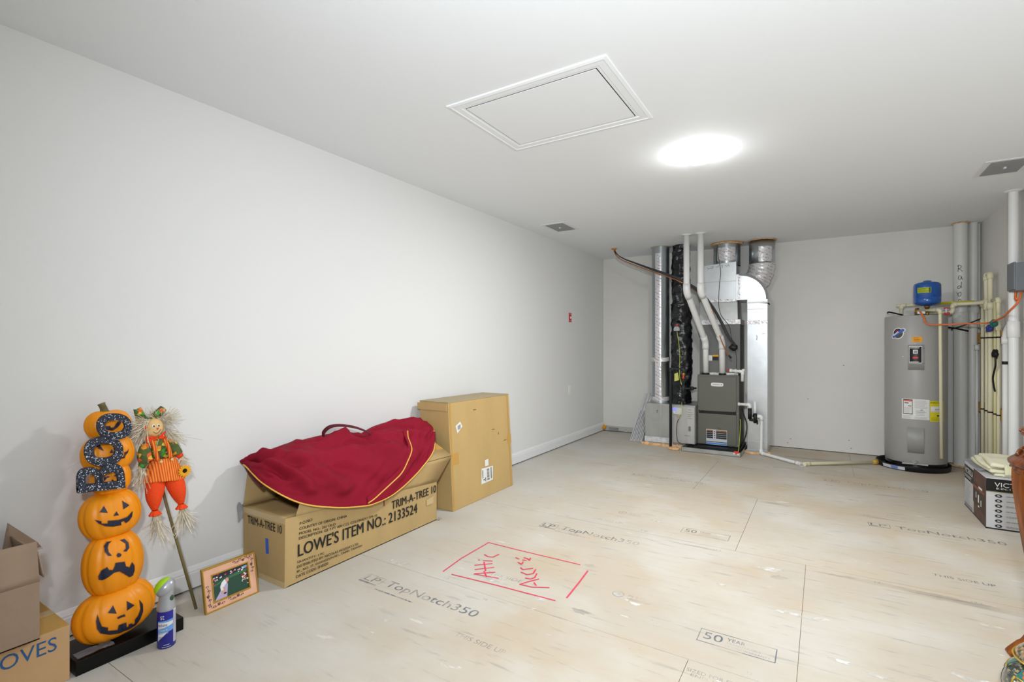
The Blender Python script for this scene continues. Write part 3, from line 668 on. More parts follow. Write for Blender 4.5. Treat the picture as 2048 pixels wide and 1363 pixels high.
obj('straw_hair', hair, M_STRAW, sc, rec=False)
def hatf(cy, cz, w, h, rot, ph):
    def f(u, v):
        a = math.pi*(u*1.5-.25); r = w*(1-.35*v); y = r*math.cos(a); z = h*(v-.5); x = r*.7*math.sin(a)
        return sp(cy+y*math.cos(rot)-z*math.sin(rot), cz+y*math.sin(rot)+z*math.cos(rot), .01+x+.003*math.sin(9*u+ph))
    return f
obj('hat_flap', MB().grid(hatf(1.020,.918,.022,.062,.25,1), 22, 8), M_LEAF, sc, solid=.002)
obj('hat_flap', MB().grid(hatf(1.098,.918,.022,.056,-.75,2), 22, 8), M_LEAF, sc, solid=.002)
obj('hat_crown', ellm(sp(1.062,.893,-.004), (.026,.040,.014), .1), M_LEAF, sc)
obj('ear_bow', ellm(sp(1.036,.862,.022), (.006,.014,.008), .3), M_SUIT, sc)
fw = sp(1.167,.649,.052); sf = MB()
for k in range(14):
    a = 2*math.pi*k/14; d = Vector((0, math.cos(a), math.sin(a))); s2 = Vector((0, -math.sin(a), math.cos(a)))
    sf.add([fw+d*.006, fw+d*.018+s2*.006+Vector((.003,0,0)), fw+d*.030, fw+d*.018-s2*.006+Vector((.003,0,0))], [(0,1,2,3)])
flw = obj('sunflower', sf, mat('petal_yellow','#f0b018',.7), sc, rec=False); obj('flower_centre', ellm(fw, (.006,.010,.010)), mat('seed_brown','#1c0d08',.9), flw)

# ------------------------------------------------------------------ spray can
cx, cy = -2.290, .994
cn = thing('spray_can', 'blue carpet cleaner can with silver cap and lime brush top', 'spray can', (cx, cy, 0))
obj('body', MB().lathe([(0,0),(.030,0),(.0325,.003),(.0325,.150),(.030,.158),(0,.158)], (cx,cy,0), 36), M_CANBLUE, cn)
def can(a, b, e=.0004): # a in degrees around the can, b height
    t_ = math.radians(a); return Vector((cx+(.0325+e)*math.cos(t_), cy+(.0325+e)*math.sin(t_), b))
def wrap(mb, a0, a1, f0, f1, mi=0, e=.0004, n=18):
    for i in range(n):
        p, q = a0+(a1-a0)*i/n, a0+(a1-a0)*(i+1)/n; mb.flat([can(p,f0((p-a0)/(a1-a0)),e), can(q,f0((q-a0)/(a1-a0)),e), can(q,f1((q-a0)/(a1-a0)),e), can(p,f1((p-a0)/(a1-a0)),e)], mi)
lb = MB(); wrap(lb,-80,20,lambda t_:.052-.02+.055*t_,lambda t_:.112-.0*t_,0); wrap(lb,-80,20,lambda t_:.108,lambda t_:.113+.004*t_,1,.0008)
wrap(lb,-80,20,lambda t_:.060+.012*t_,lambda t_:.080+.016*t_,1,.0008); wrap(lb,22,50,lambda t_:.018,lambda t_:.152,0,.0006)
obj('label', lb, [M_PAPER, M_CANSKY], cn, rec=False)
tx = MB(); 
def cw(a0, a1, b0, b1, e=.0012): return lambda a, b: can(a0+(a1-a0)*a, b0+(b1-b0)*b, e)
text_mb(tx, 'solute', cw(-75,-18,.092,.104), 0); text_mb(tx, 'Carpet &', cw(-75,-16,.072,.081), 1); text_mb(tx, 'Upholstery', cw(-75,-12,.061,.070), 1)
lines_mb(tx, cw(-70,-20,.034,.052), 4, 0, 1, 0, 1, 3, 0); lines_mb(tx, cw(24,48,.02,.145), 26, 0, 1, 0, 1, 8, 0)
lines_mb(tx, cw(-40,0,.014,.020), 1, 0, 1, 0, 1, 5, 1); lines_mb(tx, cw(-50,8,.006,.011), 1, 0, 1, 0, 1, 6, 1); text_mb(tx, 'st', cw(-60,-35,.120,.138), 1)
obj('lettering', tx, [M_CANBLUE, M_PAPER], cn, rec=False)
obj('cap_base', MB().lathe([(.0325,.150),(.0338,.153),(.0335,.160),(.031,.172),(.027,.190),(.026,.205),(.027,.222),(.029,.235),(.02,.245),(0,.245)], (cx,cy,0), 36), M_SILV, cn)
RT = Matrix.Rotation(math.radians(38), 3, 'X')
obj('cap_head', MB().ell((cx, cy-.003, .238), (.031,.0385,.030), 32, 20, RT), M_SILV, cn)
obj('brush', MB().ell((cx-.0055, cy-.0070, .2425), (.0295,.0370,.0285), 32, 20, RT), M_LIME, cn)
obj('button', MB().ell((cx+.0225, cy+.008, .196), (.006,.010,.013), 18, 12), mat('button_green', '#35503a', .4), cn)

# ------------------------------------------------------------------ photo frame leaning back on a strut
FX, FK = -2.390, -.2
def ff(y, z, d=0): return Vector((FX+FK*z+d, y, z))
fr_ = thing('picture_frame', 'gold-edged pink picture frame holding a garden snapshot', 'picture frame', (-2.40, 1.32, 0))
O = [(1.198,.0),(1.450,.0),(1.450,.194),(1.198,.194)]; I1 = [(1.204,.006),(1.444,.006),(1.444,.188),(1.204,.188)]
I2 = [(1.236,.034),(1.414,.034),(1.414,.160),(1.236,.160)]; I3 = [(1.242,.040),(1.408,.040),(1.408,.154),(1.242,.154)]
obj('gold_edge', MB().ring(O, I1, ff, -.014, .004), M_GOLD, fr_, bevel=.001)
obj('mat_board', MB().ring(I1, I2, ff, -.012, .0005), M_PINK, fr_)
obj('gold_edge', MB().ring(I2, I3, ff, -.012, .003), M_GOLD, fr_, bevel=.001)
obj('strut', MB().hexa([(-2.495,1.30,0),(-2.495,1.34,0),(-2.491,1.34,0),(-2.491,1.30,0)], [ff(1.30,.15,-.016),ff(1.34,.15,-.016),ff(1.34,.15,-.012),ff(1.30,.15,-.012)]), M_BLACK, fr_)
pg = MB(); cols = ['#24493a','#3a6b4a','#b8a8cc','#e8e6ee','#d8a078','#cc1f2a','#f0eee0','#1c2438','#c98a92','#8fa3c8']
PM = [mat('photo_'+n, c, .35, spec=.5) for n, c in zip(['dark_green','green','path','white','skin','red','cream','night','rose','sky'], cols)]
def pq(poly, mi, e): pg.add([ff(y,z,e) for y,z in poly], [tuple(range(len(poly)))], mi)
pq([(1.242,.040),(1.408,.040),(1.408,.154),(1.242,.154)], 0, -.004)
pq([(1.242,.128),(1.408,.132),(1.408,.154),(1.242,.154)], 7, -.0038); pq([(1.242,.108),(1.30,.122),(1.36,.130),(1.408,.128),(1.408,.118),(1.33,.115),(1.242,.10)], 1, -.0037)
pq([(1.246,.040),(1.302,.040),(1.310,.090),(1.306,.12),(1.296,.10)], 2, -.0036); pq([(1.38,.145),(1.408,.146),(1.408,.135),(1.385,.133)], 9, -.0036)
pq([(1.296,.118),(1.282,.108),(1.274,.092),(1.276,.074),(1.288,.072),(1.29,.086),(1.304,.10),(1.306,.112)], 3, -.003)
pq(el(1.308,.112,.008,.009,12), 4, -.0028); pq([(1.300,.118),(1.308,.123),(1.316,.117),(1.310,.114)], 8, -.0026)
pq([(1.278,.074),(1.284,.074),(1.289,.056),(1.284,.054)], 4, -.0028); pq([(1.286,.086),(1.292,.086),(1.296,.064),(1.290,.062)], 4, -.0027); pq(el(1.294,.058,.007,.004,10), 7, -.0026)
R = random.Random(7)
for i in range(55):
    g = R.random()
    if g < .45: y, z, c = R.gauss(1.388,.012), R.gauss(.098,.012), R.choice([5,6,6,5])
    elif g < .8: y, z, c = R.uniform(1.25,1.40), R.gauss(.136,.005), R.choice([5,8,6,3])
    else: y, z, c = R.uniform(1.244,1.262), R.uniform(.10,.142), R.choice([5,8,6])
    y = min(max(y,1.246),1.404); z = min(max(z,.045),.150); pq(el(y,z,R.uniform(.002,.005),R.uniform(.002,.004),7), c, -.0025+i*1e-5)
obj('photograph', pg, PM, fr_, rec=False)
vn = MB(); M_VINE = mat('painted_vine', '#6a4a48', .7)
for pts in ([(1.345,.176),(1.36,.172),(1.375,.178),(1.39,.174),(1.405,.180),(1.42,.172)], [(1.428,.178),(1.434,.16),(1.428,.14),(1.434,.12),(1.428,.105)], [(1.216,.11),(1.222,.09),(1.216,.07),(1.223,.05),(1.218,.03)], [(1.222,.022),(1.24,.016),(1.26,.022),(1.28,.018)], [(1.31,.024),(1.33,.018),(1.35,.024),(1.37,.02)]):
    vn.tube([ff(y,z,.0012) for y,z in [(p.x,p.y) for p in smooth_path([(a,b,0) for a,b in pts], 5)]], .0009, 5)
    for y, z in pts:
        for s_ in (-1, 1): vn.ell(ff(y+.004*s_,z+.005,.0012), (.0006,.0022,.0042), 8, 5, Matrix.Rotation(s_*.7,3,'X'))
    vn.ell(ff(*pts[len(pts)//2],.0014), (.0008,.0055,.005), 10, 6)
obj('painted_vine', vn, M_VINE, fr_)

# ------------------------------------------------------------------ two cartons at the left edge
lw = thing('cardboard_box', 'tan printed carton lying flat under the open brown box', 'box', (-2.52, .42, 0))
obj('carton', MB().box((-2.685, .10, 0), (-2.356, .704, .200)), mat('tan_side_card', '#c9a276', .75, var=.05), lw, bevel=.003)
obj('top_panel', MB().box((-2.684, .102, .2002), (-2.358, .703, .2025)), M_KRAFTO, lw); obj('tape', MB().box((-2.55, .102, .2028), (-2.50, .703, .2034)), M_TAPE, lw)
lt = MB(); text_mb(lt, 'GLOVES', frame((-2.3552, .440, .128), (0,1,0), (0,0,1), .227, .050)); obj('lettering', lt, mat('blue_print','#2c5a8c',.7), lw, rec=False)
lwb = thing('cardboard_box', 'open brown cardboard box with raised flaps at the left edge', 'box', (-2.5, .35, .203))
X0, X1, Y0, Y1, Z0, Z1b = -2.66, -2.325, -.02, .612, .2036, .405
mb = MB(); mb.box((X0,Y0,Z0),(X1,Y1,Z0+.004)); mb.box((X0,Y0,Z0),(X0+.004,Y1,Z1b)); mb.box((X1-.004,Y0,Z0),(X1,Y1,Z1b)); mb.box((X0+.004,Y0,Z0+.004),(X1-.004,Y0+.004,Z1b)); mb.box((X0+.004,Y1-.004,Z0+.004),(X1-.004,Y1,Z1b))
obj('body', mb, M_KRAFTD, lwb)
def flap(name, pts, parent, m, th=.004): return obj(name, MB().grid(lambda u, v: (Vector(pts[0])*(1-u)+Vector(pts[1])*u)*(1-v)+(Vector(pts[3])*(1-u)+Vector(pts[2])*u)*v, 6, 6), m, parent, solid=th)
flap('flap', [(X1-.002,Y0,Z1b),(X1-.002,Y1,Z1b),(X1-.008,Y1-.006,.545),(X1-.008,Y0,.555)], lwb, M_KRAFTD)
flap('flap', [(X0+.002,Y0,Z1b),(X0+.002,Y1-.05,Z1b),(X0-.010,Y1-.10,.455),(X0-.010,Y0,.46)], lwb, M_KRAFTD)
flap('flap', [(X0+.02,Y1-.001,.500),(X1-.012,Y1-.001,.505),(X1-.004,Y1+.012,.415),(X0+.02,Y1+.012,.415)], lwb, M_KRAFTD)
flap('flap', [(X0+.015,.585,.42),(X0+.02,.700,.43),(X0+.02,.688,.452),(X0+.015,.604,.552)], lwb, M_KRAFTD)
# ------------------------------------------------------------------ tree box
tb = thing('tree_box', 'long kraft Christmas tree carton with open lid along the left wall', 'box', (-2.5, 2.12, 0))
X0, X1, Y0, Y1, ZT = -2.682, -2.312, 1.54, 2.712, .352
def boxm(mb, X0, X1, Y0, Y1, Z0, Z1, t=.005):
    mb.box((X0,Y0,Z0),(X1,Y1,Z0+t)); mb.box((X0,Y0,Z0),(X0+t,Y1,Z1)); mb.box((X1-t,Y0,Z0),(X1,Y1,Z1)); mb.box((X0+t,Y0,Z0+t),(X1-t,Y0+t,Z1)); mb.box((X0+t,Y1-t,Z0+t),(X1-t,Y1,Z1)); return mb
mb = MB(); T_ = .005
mb.box((X0,Y0,0),(X1,Y1,T_)); mb.box((X0,Y0,0),(X0+T_,Y1,ZT))
mb.hexa([(X1-T_,Y0,0),(X1,Y0,0),(X1,Y1,0),(X1-T_,Y1,0)], [(X1-T_,Y0,ZT),(X1+.004,Y0,ZT),(X1,Y1,.27),(X1-T_,Y1,.27)])
mb.box((X0+T_,Y0,T_),(X1-T_,Y0+T_,ZT)); mb.box((X0+T_,Y1-T_,T_),(X1-T_,Y1,.30))
obj('body', mb, M_KRAFTT, tb)
flap('end_flap', [(X0,Y0,ZT),(X1-.01,Y0,ZT),(X1-.02,Y0+.15,ZT-.012),(X0+.04,Y0+.16,ZT+.01)], tb, M_KRAFTT)
flap('front_flap', [(X1+.001,Y0+.06,ZT-.004),(X1-.001,Y1,.268),(X1+.034,Y1+.12,.430),(X1+.006,Y0+.10,.452)], tb, M_KRAFTT)
flap('lid', [(X1+.006,Y0+.10,.455),(X1+.036,Y1+.122,.435),(X0+.07,Y1+.10,.610),(X0+.02,Y0+.08,.575)], tb, M_KRAFTT)
flap('lid', [(X1+.036,Y1+.122,.435),(X1+.030,Y1+.10,.405),(X0+.10,Y1+.06,.50),(X0+.07,Y1+.10,.610)], tb, M_KRAFTT)
flap('back_flap', [(X0,Y0,ZT),(X0,Y1,ZT),(X0+.008,Y1,.58),(X0+.012,Y0+.02,.555)], tb, M_KRAFTT)
def TL(mb_, t_, fn):
    m_ = text_mb(MB(), t_, fn); big = (fn(0, 1)-fn(0, 0)).length; k = big*.022; dr = (fn(1, 0)-fn(0, 0)).normalized()
    for q, e_ in ((-1, .0003), (1, .0006)): text_mb(m_, t_, lambda a, b: fn(a, b)+dr*k*q+dr.cross(Vector((0,0,1)))*e_)
    obj('lettering', m_, M_PRINT, tb, rec=False)
sc_ = None
TL(sc_, 'TRIM-A-TREE 10', frame((-2.636,Y0-.0022,.272),(1,0,0),(0,0,1),.303,.042))
XF = X1+.0045
fb = lambda y, z, w, h, sl=0: frame((XF,y,z),(0,1,0),(0,0,1),w,h)
def slantf(y, z, w, h, dz): return lambda a, b: Vector((XF, y+a*w, z+b*h+a*dz))
TL(sc_, 'P.O.NO', fb(1.623,.296,.075,.015)); TL(sc_, 'COUNTRY OF ORIGIN: CHINA', slantf(1.621,.271,.305,.014,-.022)); TL(sc_, 'MODEL NO.: 20113LO', slantf(1.619,.247,.228,.013,-.020))
TL(sc_, 'DESCRIPTION: GE 7-FT 400-CCL COLORADO SPR 10', slantf(1.618,.222,.535,.014,-.034))
TL(sc_, 'LOWE\'S ITEM NO.: 2133524', slantf(1.613,.135,.895,.066,-.026))
TL(sc_, 'QUANTITY: 1 PC', slantf(1.608,.102,.165,.013,-.011)); TL(sc_, 'DISTRIBUTED BY: NICOLAS HOLIDAY LTD.', slantf(1.607,.078,.404,.013,-.014))
TL(sc_, '9F., NO. 37, GUANGFUN RD., TAIPEI, TAIWAN', slantf(1.605,.053,.43,.013,-.009)); TL(sc_, 'DATE CODE: SH0520', slantf(1.602,.029,.197,.014,-.002))
TL(sc_, 'TRIM-A-TREE 10', slantf(2.275,.195,.425,.052,.004))
obj('blue_tape', MB().add([(-2.478,Y0-.0008,.222),(-2.452,Y0-.0008,.224),(-2.446,Y0-.0008,.146),(-2.472,Y0-.0008,.142)], [(0,1,2,3)]), mat('blue_tape','#2558c4',.5), tb, rec=False)
M_CT = mat('clear_tape','#c3ab7c',.2,spec=.7)
obj('tape', MB().box((X0,Y0-.0012,ZT-.03),(X1+.003,Y0-.0006,ZT)), M_CT, tb); obj('tape', MB().box((X0,Y0-.0012,0),(X1,Y0-.0006,.03)), M_CT, tb)
obj('tape', MB().flat([(XF+.0005,2.60,.13),(XF+.0005,2.67,.13),(XF+.0005,2.67,.18),(XF+.0005,2.60,.17)]), M_CT, tb, rec=False)
obj('torn_tape', MB().grid(lambda u, v: (X0-.004-.006*math.sin(5*v), Y0-.03+.035*u, ZT+.02-.09*v+.01*math.sin(6*u+4*v)), 6, 8), M_FILM, tb, solid=.001)
obj('torn_tape', MB().grid(lambda u, v: (X1+.01+.02*u, Y1-.01+.03*v, .004+.012*math.sin(3*v)), 4, 4), M_FILM, tb, solid=.001)
sh = MB(); f_ = frame((X1-.075,2.69,.482),(.012,.10,-.006),(-.5,-.0,.27),1,.16); rect_mb(sh, f_, 0, 0, 1, 1)
def lidf(a, b): # point on the far front part of the lid
    p0 = Vector((X1+.006,Y0+.10,.455)); p1 = Vector((X1+.036,Y1+.122,.435)); p2 = Vector((X0+.07,Y1+.10,.610)); p3 = Vector((X0+.02,Y0+.08,.575)); return (p0*(1-a)+p1*a)*(1-b)+(p3*(1-a)+p2*a)*b+Vector((.002,0,.0036))
sh = MB(); rect_mb(sh, lambda a, b: lidf(.86+.06*a, .28+.3*b), 0, 0, 1, 1); obj('shipping_label', sh, M_PAPER, tb, rec=False)
sh = MB(); lines_mb(sh, lambda a, b: lidf(.868+.048*a, .32+.2*b)+Vector((.0008,0,.0008)), 5, 0, 1, 0, 1, 3, th=.6); obj('label_print', sh, M_GPRINT, tb, rec=False)
tp = MB(); rect_mb(tp, lambda a, b: lidf(.945+.055*a, .22+.35*b)-Vector((.001,0,.001)), 0, 0, 1, 1); obj('tape', tp, M_TAPEO, tb, rec=False)

# ------------------------------------------------------------------ wine-red storage bag thrown over the lid
rails = [  # back, ridge, shoulder, belly, hem   (sampled along the box)
 [(-2.655,1.515,.600),(-2.65,1.53,.602),(-2.65,1.72,.635),(-2.65,1.95,.655),(-2.65,2.12,.655),(-2.65,2.27,.61),(-2.65,2.45,.655),(-2.65,2.66,.665),(-2.64,2.80,.655),(-2.61,2.875,.63)],
 [(-2.645,1.515,.606),(-2.57,1.57,.628),(-2.54,1.75,.655),(-2.53,1.95,.670),(-2.52,2.10,.680),(-2.52,2.235,.618),(-2.53,2.42,.672),(-2.54,2.62,.682),(-2.545,2.78,.672),(-2.56,2.88,.635)],
 [(-2.640,1.515,.602),(-2.48,1.56,.600),(-2.42,1.71,.612),(-2.40,1.90,.620),(-2.39,2.08,.630),(-2.39,2.24,.612),(-2.41,2.42,.618),(-2.43,2.62,.628),(-2.45,2.78,.615),(-2.50,2.87,.610)],
 [(-2.635,1.515,.598),(-2.42,1.54,.552),(-2.33,1.68,.510),(-2.30,1.86,.492),(-2.285,2.05,.485),(-2.285,2.22,.480),(-2.295,2.40,.508),(-2.312,2.56,.540),(-2.36,2.70,.580),(-2.45,2.83,.592)],
 [(-2.630,1.515,.594),(-2.43,1.50,.520),(-2.30,1.60,.420),(-2.262,1.78,.352),(-2.254,1.95,.312),(-2.252,2.07,.298),(-2.262,2.27,.318),(-2.256,2.46,.400),(-2.272,2.62,.492),(-2.40,2.80,.600)]]
RS = [smooth_path(r, 8) for r in rails]; NS = len(RS[0])
def bagp(u, v):
    i = u*(NS-1); a = min(int(i), NS-2); t_ = i-a; C = [r[a]*(1-t_)+r[a+1]*t_ for r in RS]
    Q = smooth_path(C, 6); j = v*(len(Q)-1); b = min(int(j), len(Q)-2); s_ = j-b; return Q[b]*(1-s_)+Q[b+1]*s_
creases = [((.12,.30),(.36,.86),.012,.05),((.42,.20),(.56,.55),-.014,.03),((.40,.45),(.50,.50),-.014,.03),((.62,.12),(.76,.42),-.022,.035),((.70,.20),(.92,.30),-.012,.03),((.20,.55),(.55,.88),-.010,.05),((.10,.5),(.24,.86),.012,.04),((.5,.5),(.7,.78),.008,.05),((.55,.42),(.83,.62),.010,.04),((.3,.35),(.42,.30),.010,.04),((.25,.25),(.40,.22),-.010,.03),((.5,.3),(.66,.9),.006,.06),((.84,.35),(.93,.75),.008,.05),((.05,.3),(.15,.75),-.008,.03)]
def segd(p, a, b):
    a = Vector(a); b = Vector(b); p = Vector(p); d = b-a; t_ = max(0, min(1, (p-a).dot(d)/d.length_squared)); return (p-(a+d*t_)).length
bg = MB(); NU, NV = 150, 60
def bagf(u, v):
    p = bagp(u, v); e = 1e-3; n = (bagp(min(1,u+e),v)-bagp(max(0,u-e),v)).cross(bagp(u,min(1,v+e))-bagp(u,max(0,v-e)))
    n = n.normalized() if n.length > 1e-12 else Vector((1,0,0))
    if n.x+n.z < 0: n = -n
    h_ = sum(k*1.25*math.exp(-(segd((u, v*.6), (a[0], a[1]*.6), (b[0], b[1]*.6))/(w*.62))**2) for a, b, k, w in creases)
    q = Vector((u*7, v*3.2, 1.7)); w1 = 1-abs(noise.noise(q*.9)); w2 = 1-abs(noise.noise(Vector((u*13+v*5, v*6-u*3, 5.))))
    h_ = h_*2.6+.040*(w1-.75)+.024*(w2-.8)+.004*noise.noise(q*5)
    edge = min(1, min(u, 1-u)*14, (1-v)*7+.1, v*7+.1); return p+n*(max(h_,-.03)*edge+.012)
bg.grid(bagf, NU, NV)
bag = thing('storage_bag', 'wine-red zip bag with gold piping draped over the tree box', 'bag', (-2.45, 2.1, .60))
obj('cloth', bg, M_WINE, bag, solid=.004)
hem = [bagf(k/NU, 1) for k in range(NU+1)]; end = [bagf(1, 1-k/20) for k in range(21)]
obj('piping', MB().tube(hem[:-1]+end, .0042, 8), M_PIPING, bag)
# inner fold edge with its own piping
ip = [bagf(u, v)+Vector((.010, 0, .004)) for u, v in [(.50,.985),(.53,.965),(.56,.935),(.59,.895),(.62,.845),(.645,.785),(.665,.72),(.683,.65),(.695,.58),(.697,.53)]]
ips = smooth_path(ip, 4); obj('piping', MB().tube(ips, .0040, 8), M_PIPING, bag)
lowerflap = MB(); ipl = smooth_path([Vector(p) for p in ip], 3)
obj('fold', MB().grid(lambda u, v: ipl[int(u*(len(ipl)-1))]+Vector((-.004, -.006*v, .004+.025*v)) if False else (ipl[round(u*(len(ipl)-1))]+Vector((-.010*v-.002, -.030*v*u, .030*v*(1-.4*u)))), len(ipl)-1, 5), M_WINE, bag, solid=.002)
hd_ = smooth_path([(-2.60,1.99,.660),(-2.585,1.98,.700),(-2.55,2.00,.735),(-2.51,2.05,.740),(-2.47,2.12,.722),(-2.44,2.18,.692),(-2.425,2.22,.665)], 6)
hm = MB(); vs = []
for p in hd_: vs += [p+Vector((-.004,-.004,.008)), p+Vector((.008,.004,-.010))]
hm.add(vs, [(2*k,2*k+1,2*k+3,2*k+2) for k in range(len(hd_)-1)]); obj('handle', hm, mat('maroon_webbing','#5a0f1c',.6,bump=.6,bscale=200), bag, solid=.003)
obj('handle', MB().tube(smooth_path([(-2.62,1.520,.578),(-2.56,1.508,.552),(-2.50,1.503,.528),(-2.45,1.504,.508)], 5), .009, 8), mat('maroon_webbing','#5a0f1c'), bag)
obj('zip_pull', MB().tube([(-2.262,2.165,.318),(-2.264,2.168,.255)], [.004,.0025], 8), mat('maroon_pull','#6d0f20',.5), bag)
obj('lining', MB().grid(lambda u, v: (-2.285+.016*u, 2.04+.16*u, .300+.008*math.sin(3*u)+.022*v), 8, 3), mat('bag_lining','#7a3438',.4), bag, solid=.002)

# ------------------------------------------------------------------ tall flat carton
tl = thing('flat_carton', 'tall kraft carton standing on edge against the left wall', 'box', (-2.47, 3.3, 0))
b4 = [(-2.60,2.905,0),(-2.318,2.905,0),(-2.318,3.745,0),(-2.60,3.745,0)]; t4 = [(-2.640,2.895,.800),(-2.358,2.895,.800),(-2.358,3.735,.795),(-2.640,3.735,.795)]
obj('carton', MB().hexa(b4, t4), M_KRAFT, tl, bevel=.004)
def tf(a, b, e=.0012): # front face
    p = (Vector(b4[1])*(1-a)+Vector(b4[2])*a)*(1-b)+(Vector(t4[1])*(1-a)+Vector(t4[2])*a)*b; return p+Vector((e,0,0))
obj('top_panel', MB().hexa([Vector(p)+Vector((0,0,.001)) for p in t4], [Vector(p)+Vector((0,0,.006)) for p in t4]), mat('grey_kraft','#a89878',.75), tl)
obj('side_fold', MB().box((-2.655,2.886,.74),(-2.37,2.893,.79)), M_KRAFT, tl)
for q_ in ((0,.42,.11,.53),(.93,.47,1,.57)): obj('tape', rect_mb(MB(), lambda a,b: tf(a,b,.0018), *q_), M_TAPEO, tl, rec=False)
for q_ in ((.01,0,.03,1),(.955,0,.975,1)): obj('tape', rect_mb(MB(), lambda a,b: tf(a,b,.0012), *q_), M_TAPEO, tl, rec=False)
lb = MB(); q4 = [(.085,.778),(.155,.812),(.185,.762),(.108,.706)]

for q_ in (q4, [(.51,.31),(.57,.31),(.57,.375),(.51,.375)], [(.435,.145),(.63,.150),(.645,.29),(.45,.30)]): obj('sticker', MB().flat([tf(a,b,.002) for a,b in q_]), M_PAPER, tl, rec=False)
bc = MB(); R = random.Random(2); M_SP = mat('sticker_print','#5c6068',.8)
b2_ = MB()
for k in range(9):
    a = .115+.005*k; rect_mb(b2_, lambda a_,b_: tf(a_,b_+ (a_-.115)*.3,.0026), a, .735, a+.0026, .775)
for k in range(16):
    b = .165+.0072*k; rect_mb(bc, lambda a_,b_: tf(a_,b_,.0026), .535, b, .575, b+R.uniform(.002,.0052)); rect_mb(bc, lambda a_,b_: tf(a_,b_,.0026), .595, b+.004, .62, b+.008)
rect_mb(bc, lambda a_,b_: tf(a_,b_,.0026), .475,.175,.492,.19); rect_mb(bc, lambda a_,b_: tf(a_,b_,.0026), .46,.20,.47,.28); rect_mb(bc, lambda a_,b_: tf(a_,b_,.0026), .505,.16,.515,.2)
rect_mb(bc, lambda a_,b_: tf(a_,b_,.0026), .36,.897,.41,.902); rect_mb(bc, lambda a_,b_: tf(a_,b_,.0026), .66,.66,.70,.664); rect_mb(bc, lambda a_,b_: tf(a_,b_,.0026), .765,.595,.772,.62); rect_mb(bc, lambda a_,b_: tf(a_,b_,.0026), .86,.515,.91,.519)
obj('barcode', bc, M_PRINT, tl, rec=False); obj('barcode', b2_, M_SP, tl, rec=False)
# ------------------------------------------------------------------ duct tape with slanted red print (on foil)
def foiltape():
    m = bpy.data.materials.new('printed_foil_tape'); m.use_nodes = True; nt = m.node_tree; b = nt.nodes['Principled BSDF']; b.inputs['Roughness'].default_value = .35; b.inputs['Metallic'].default_value = .35
    N = nt.nodes.new; Lk = nt.links.new; tc = N('ShaderNodeTexCoord'); mp = N('ShaderNodeMapping'); mp.inputs['Rotation'].default_value = (0, math.radians(-28), 0); mp.inputs['Scale'].default_value = (1, 1, 1)
    Lk(tc.outputs['Object'], mp.inputs[0]); w = N('ShaderNodeTexWave'); w.bands_direction = 'Z'; w.inputs['Scale'].default_value = 9; Lk(mp.outputs[0], w.inputs['Vector'])
    n = N('ShaderNodeTexNoise'); n.inputs['Scale'].default_value = 60; Lk(tc.outputs['Object'], n.inputs['Vector'])
    mu = N('ShaderNodeMath'); mu.operation = 'MULTIPLY'; Lk(w.outputs['Fac'], mu.inputs[0]); Lk(n.outputs['Fac'], mu.inputs[1])
    r = N('ShaderNodeValToRGB'); Lk(mu.outputs[0], r.inputs[0]); r.color_ramp.elements[0].position = .44; r.color_ramp.elements[1].position = .56
    r.color_ramp.elements[0].color = hexc('#d8dadb'); r.color_ramp.elements[1].color = hexc('#b88488'); Lk(r.outputs[0], b.inputs['Base Color'])
    n2 = N('ShaderNodeTexNoise'); n2.inputs['Scale'].default_value = 25; Lk(tc.outputs['Object'], n2.inputs['Vector']); bp = N('ShaderNodeBump'); bp.inputs['Strength'].default_value = .4; bp.inputs['Distance'].default_value = .01; Lk(n2.outputs['Fac'], bp.inputs['Height']); Lk(bp.outputs[0], b.inputs['Normal'])
    return m
M_FT = foiltape()
VERT = lambda cx, cy, r, z0, z1, a0, a1, e: MB().grid(lambda u, v: (cx+(r+e)*math.cos(math.radians(a0+(a1-a0)*u)), cy+(r+e)*math.sin(math.radians(a0+(a1-a0)*u)), z0+(z1-z0)*v), 12, 1)
# round return duct on the left
c = (-1.745, 6.37); r = .107
rd = thing('round_duct', 'shiny round metal duct with printed foil tape beside the black duct', 'duct', (c[0], c[1], .51))
obj('pipe', MB().lathe([(r,.512),(r,1.02),(r+.003,1.022),(r+.003,1.03),(r,1.032),(r,ROOM_H)], (*c,0), 40), M_STEEL, rd)
obj('foil_tape', VERT(*c, r, .56, 2.38, -112, -72, .0035), M_FT, rd, rec=False)
for z in (.545, 1.035): obj('foil_band', MB().grid(lambda u, v: (c[0]+(r+.005)*math.cos(6.2832*u), c[1]+(r+.005)*math.sin(6.2832*u), z+.05*v+.012*math.sin(6.28*u)), 40, 4), M_FT, rd)
obj('collar', MB().lathe([(r+.006,.512),(r+.006,.54)], (*c,0), 40), M_GALV, rd)
sf = MB(); sf.lathe([(r-.01,ROOM_H-.003),(r+.02,ROOM_H-.004),(r+.022,ROOM_H-.001)], (*c,0), 40); tag(obj('duct_seal', sf, mat('cream_sealant','#cfc3a6',.9,bump=1,bscale=60)), 'cream sealant ring around the round duct at the ceiling', 'sealant')
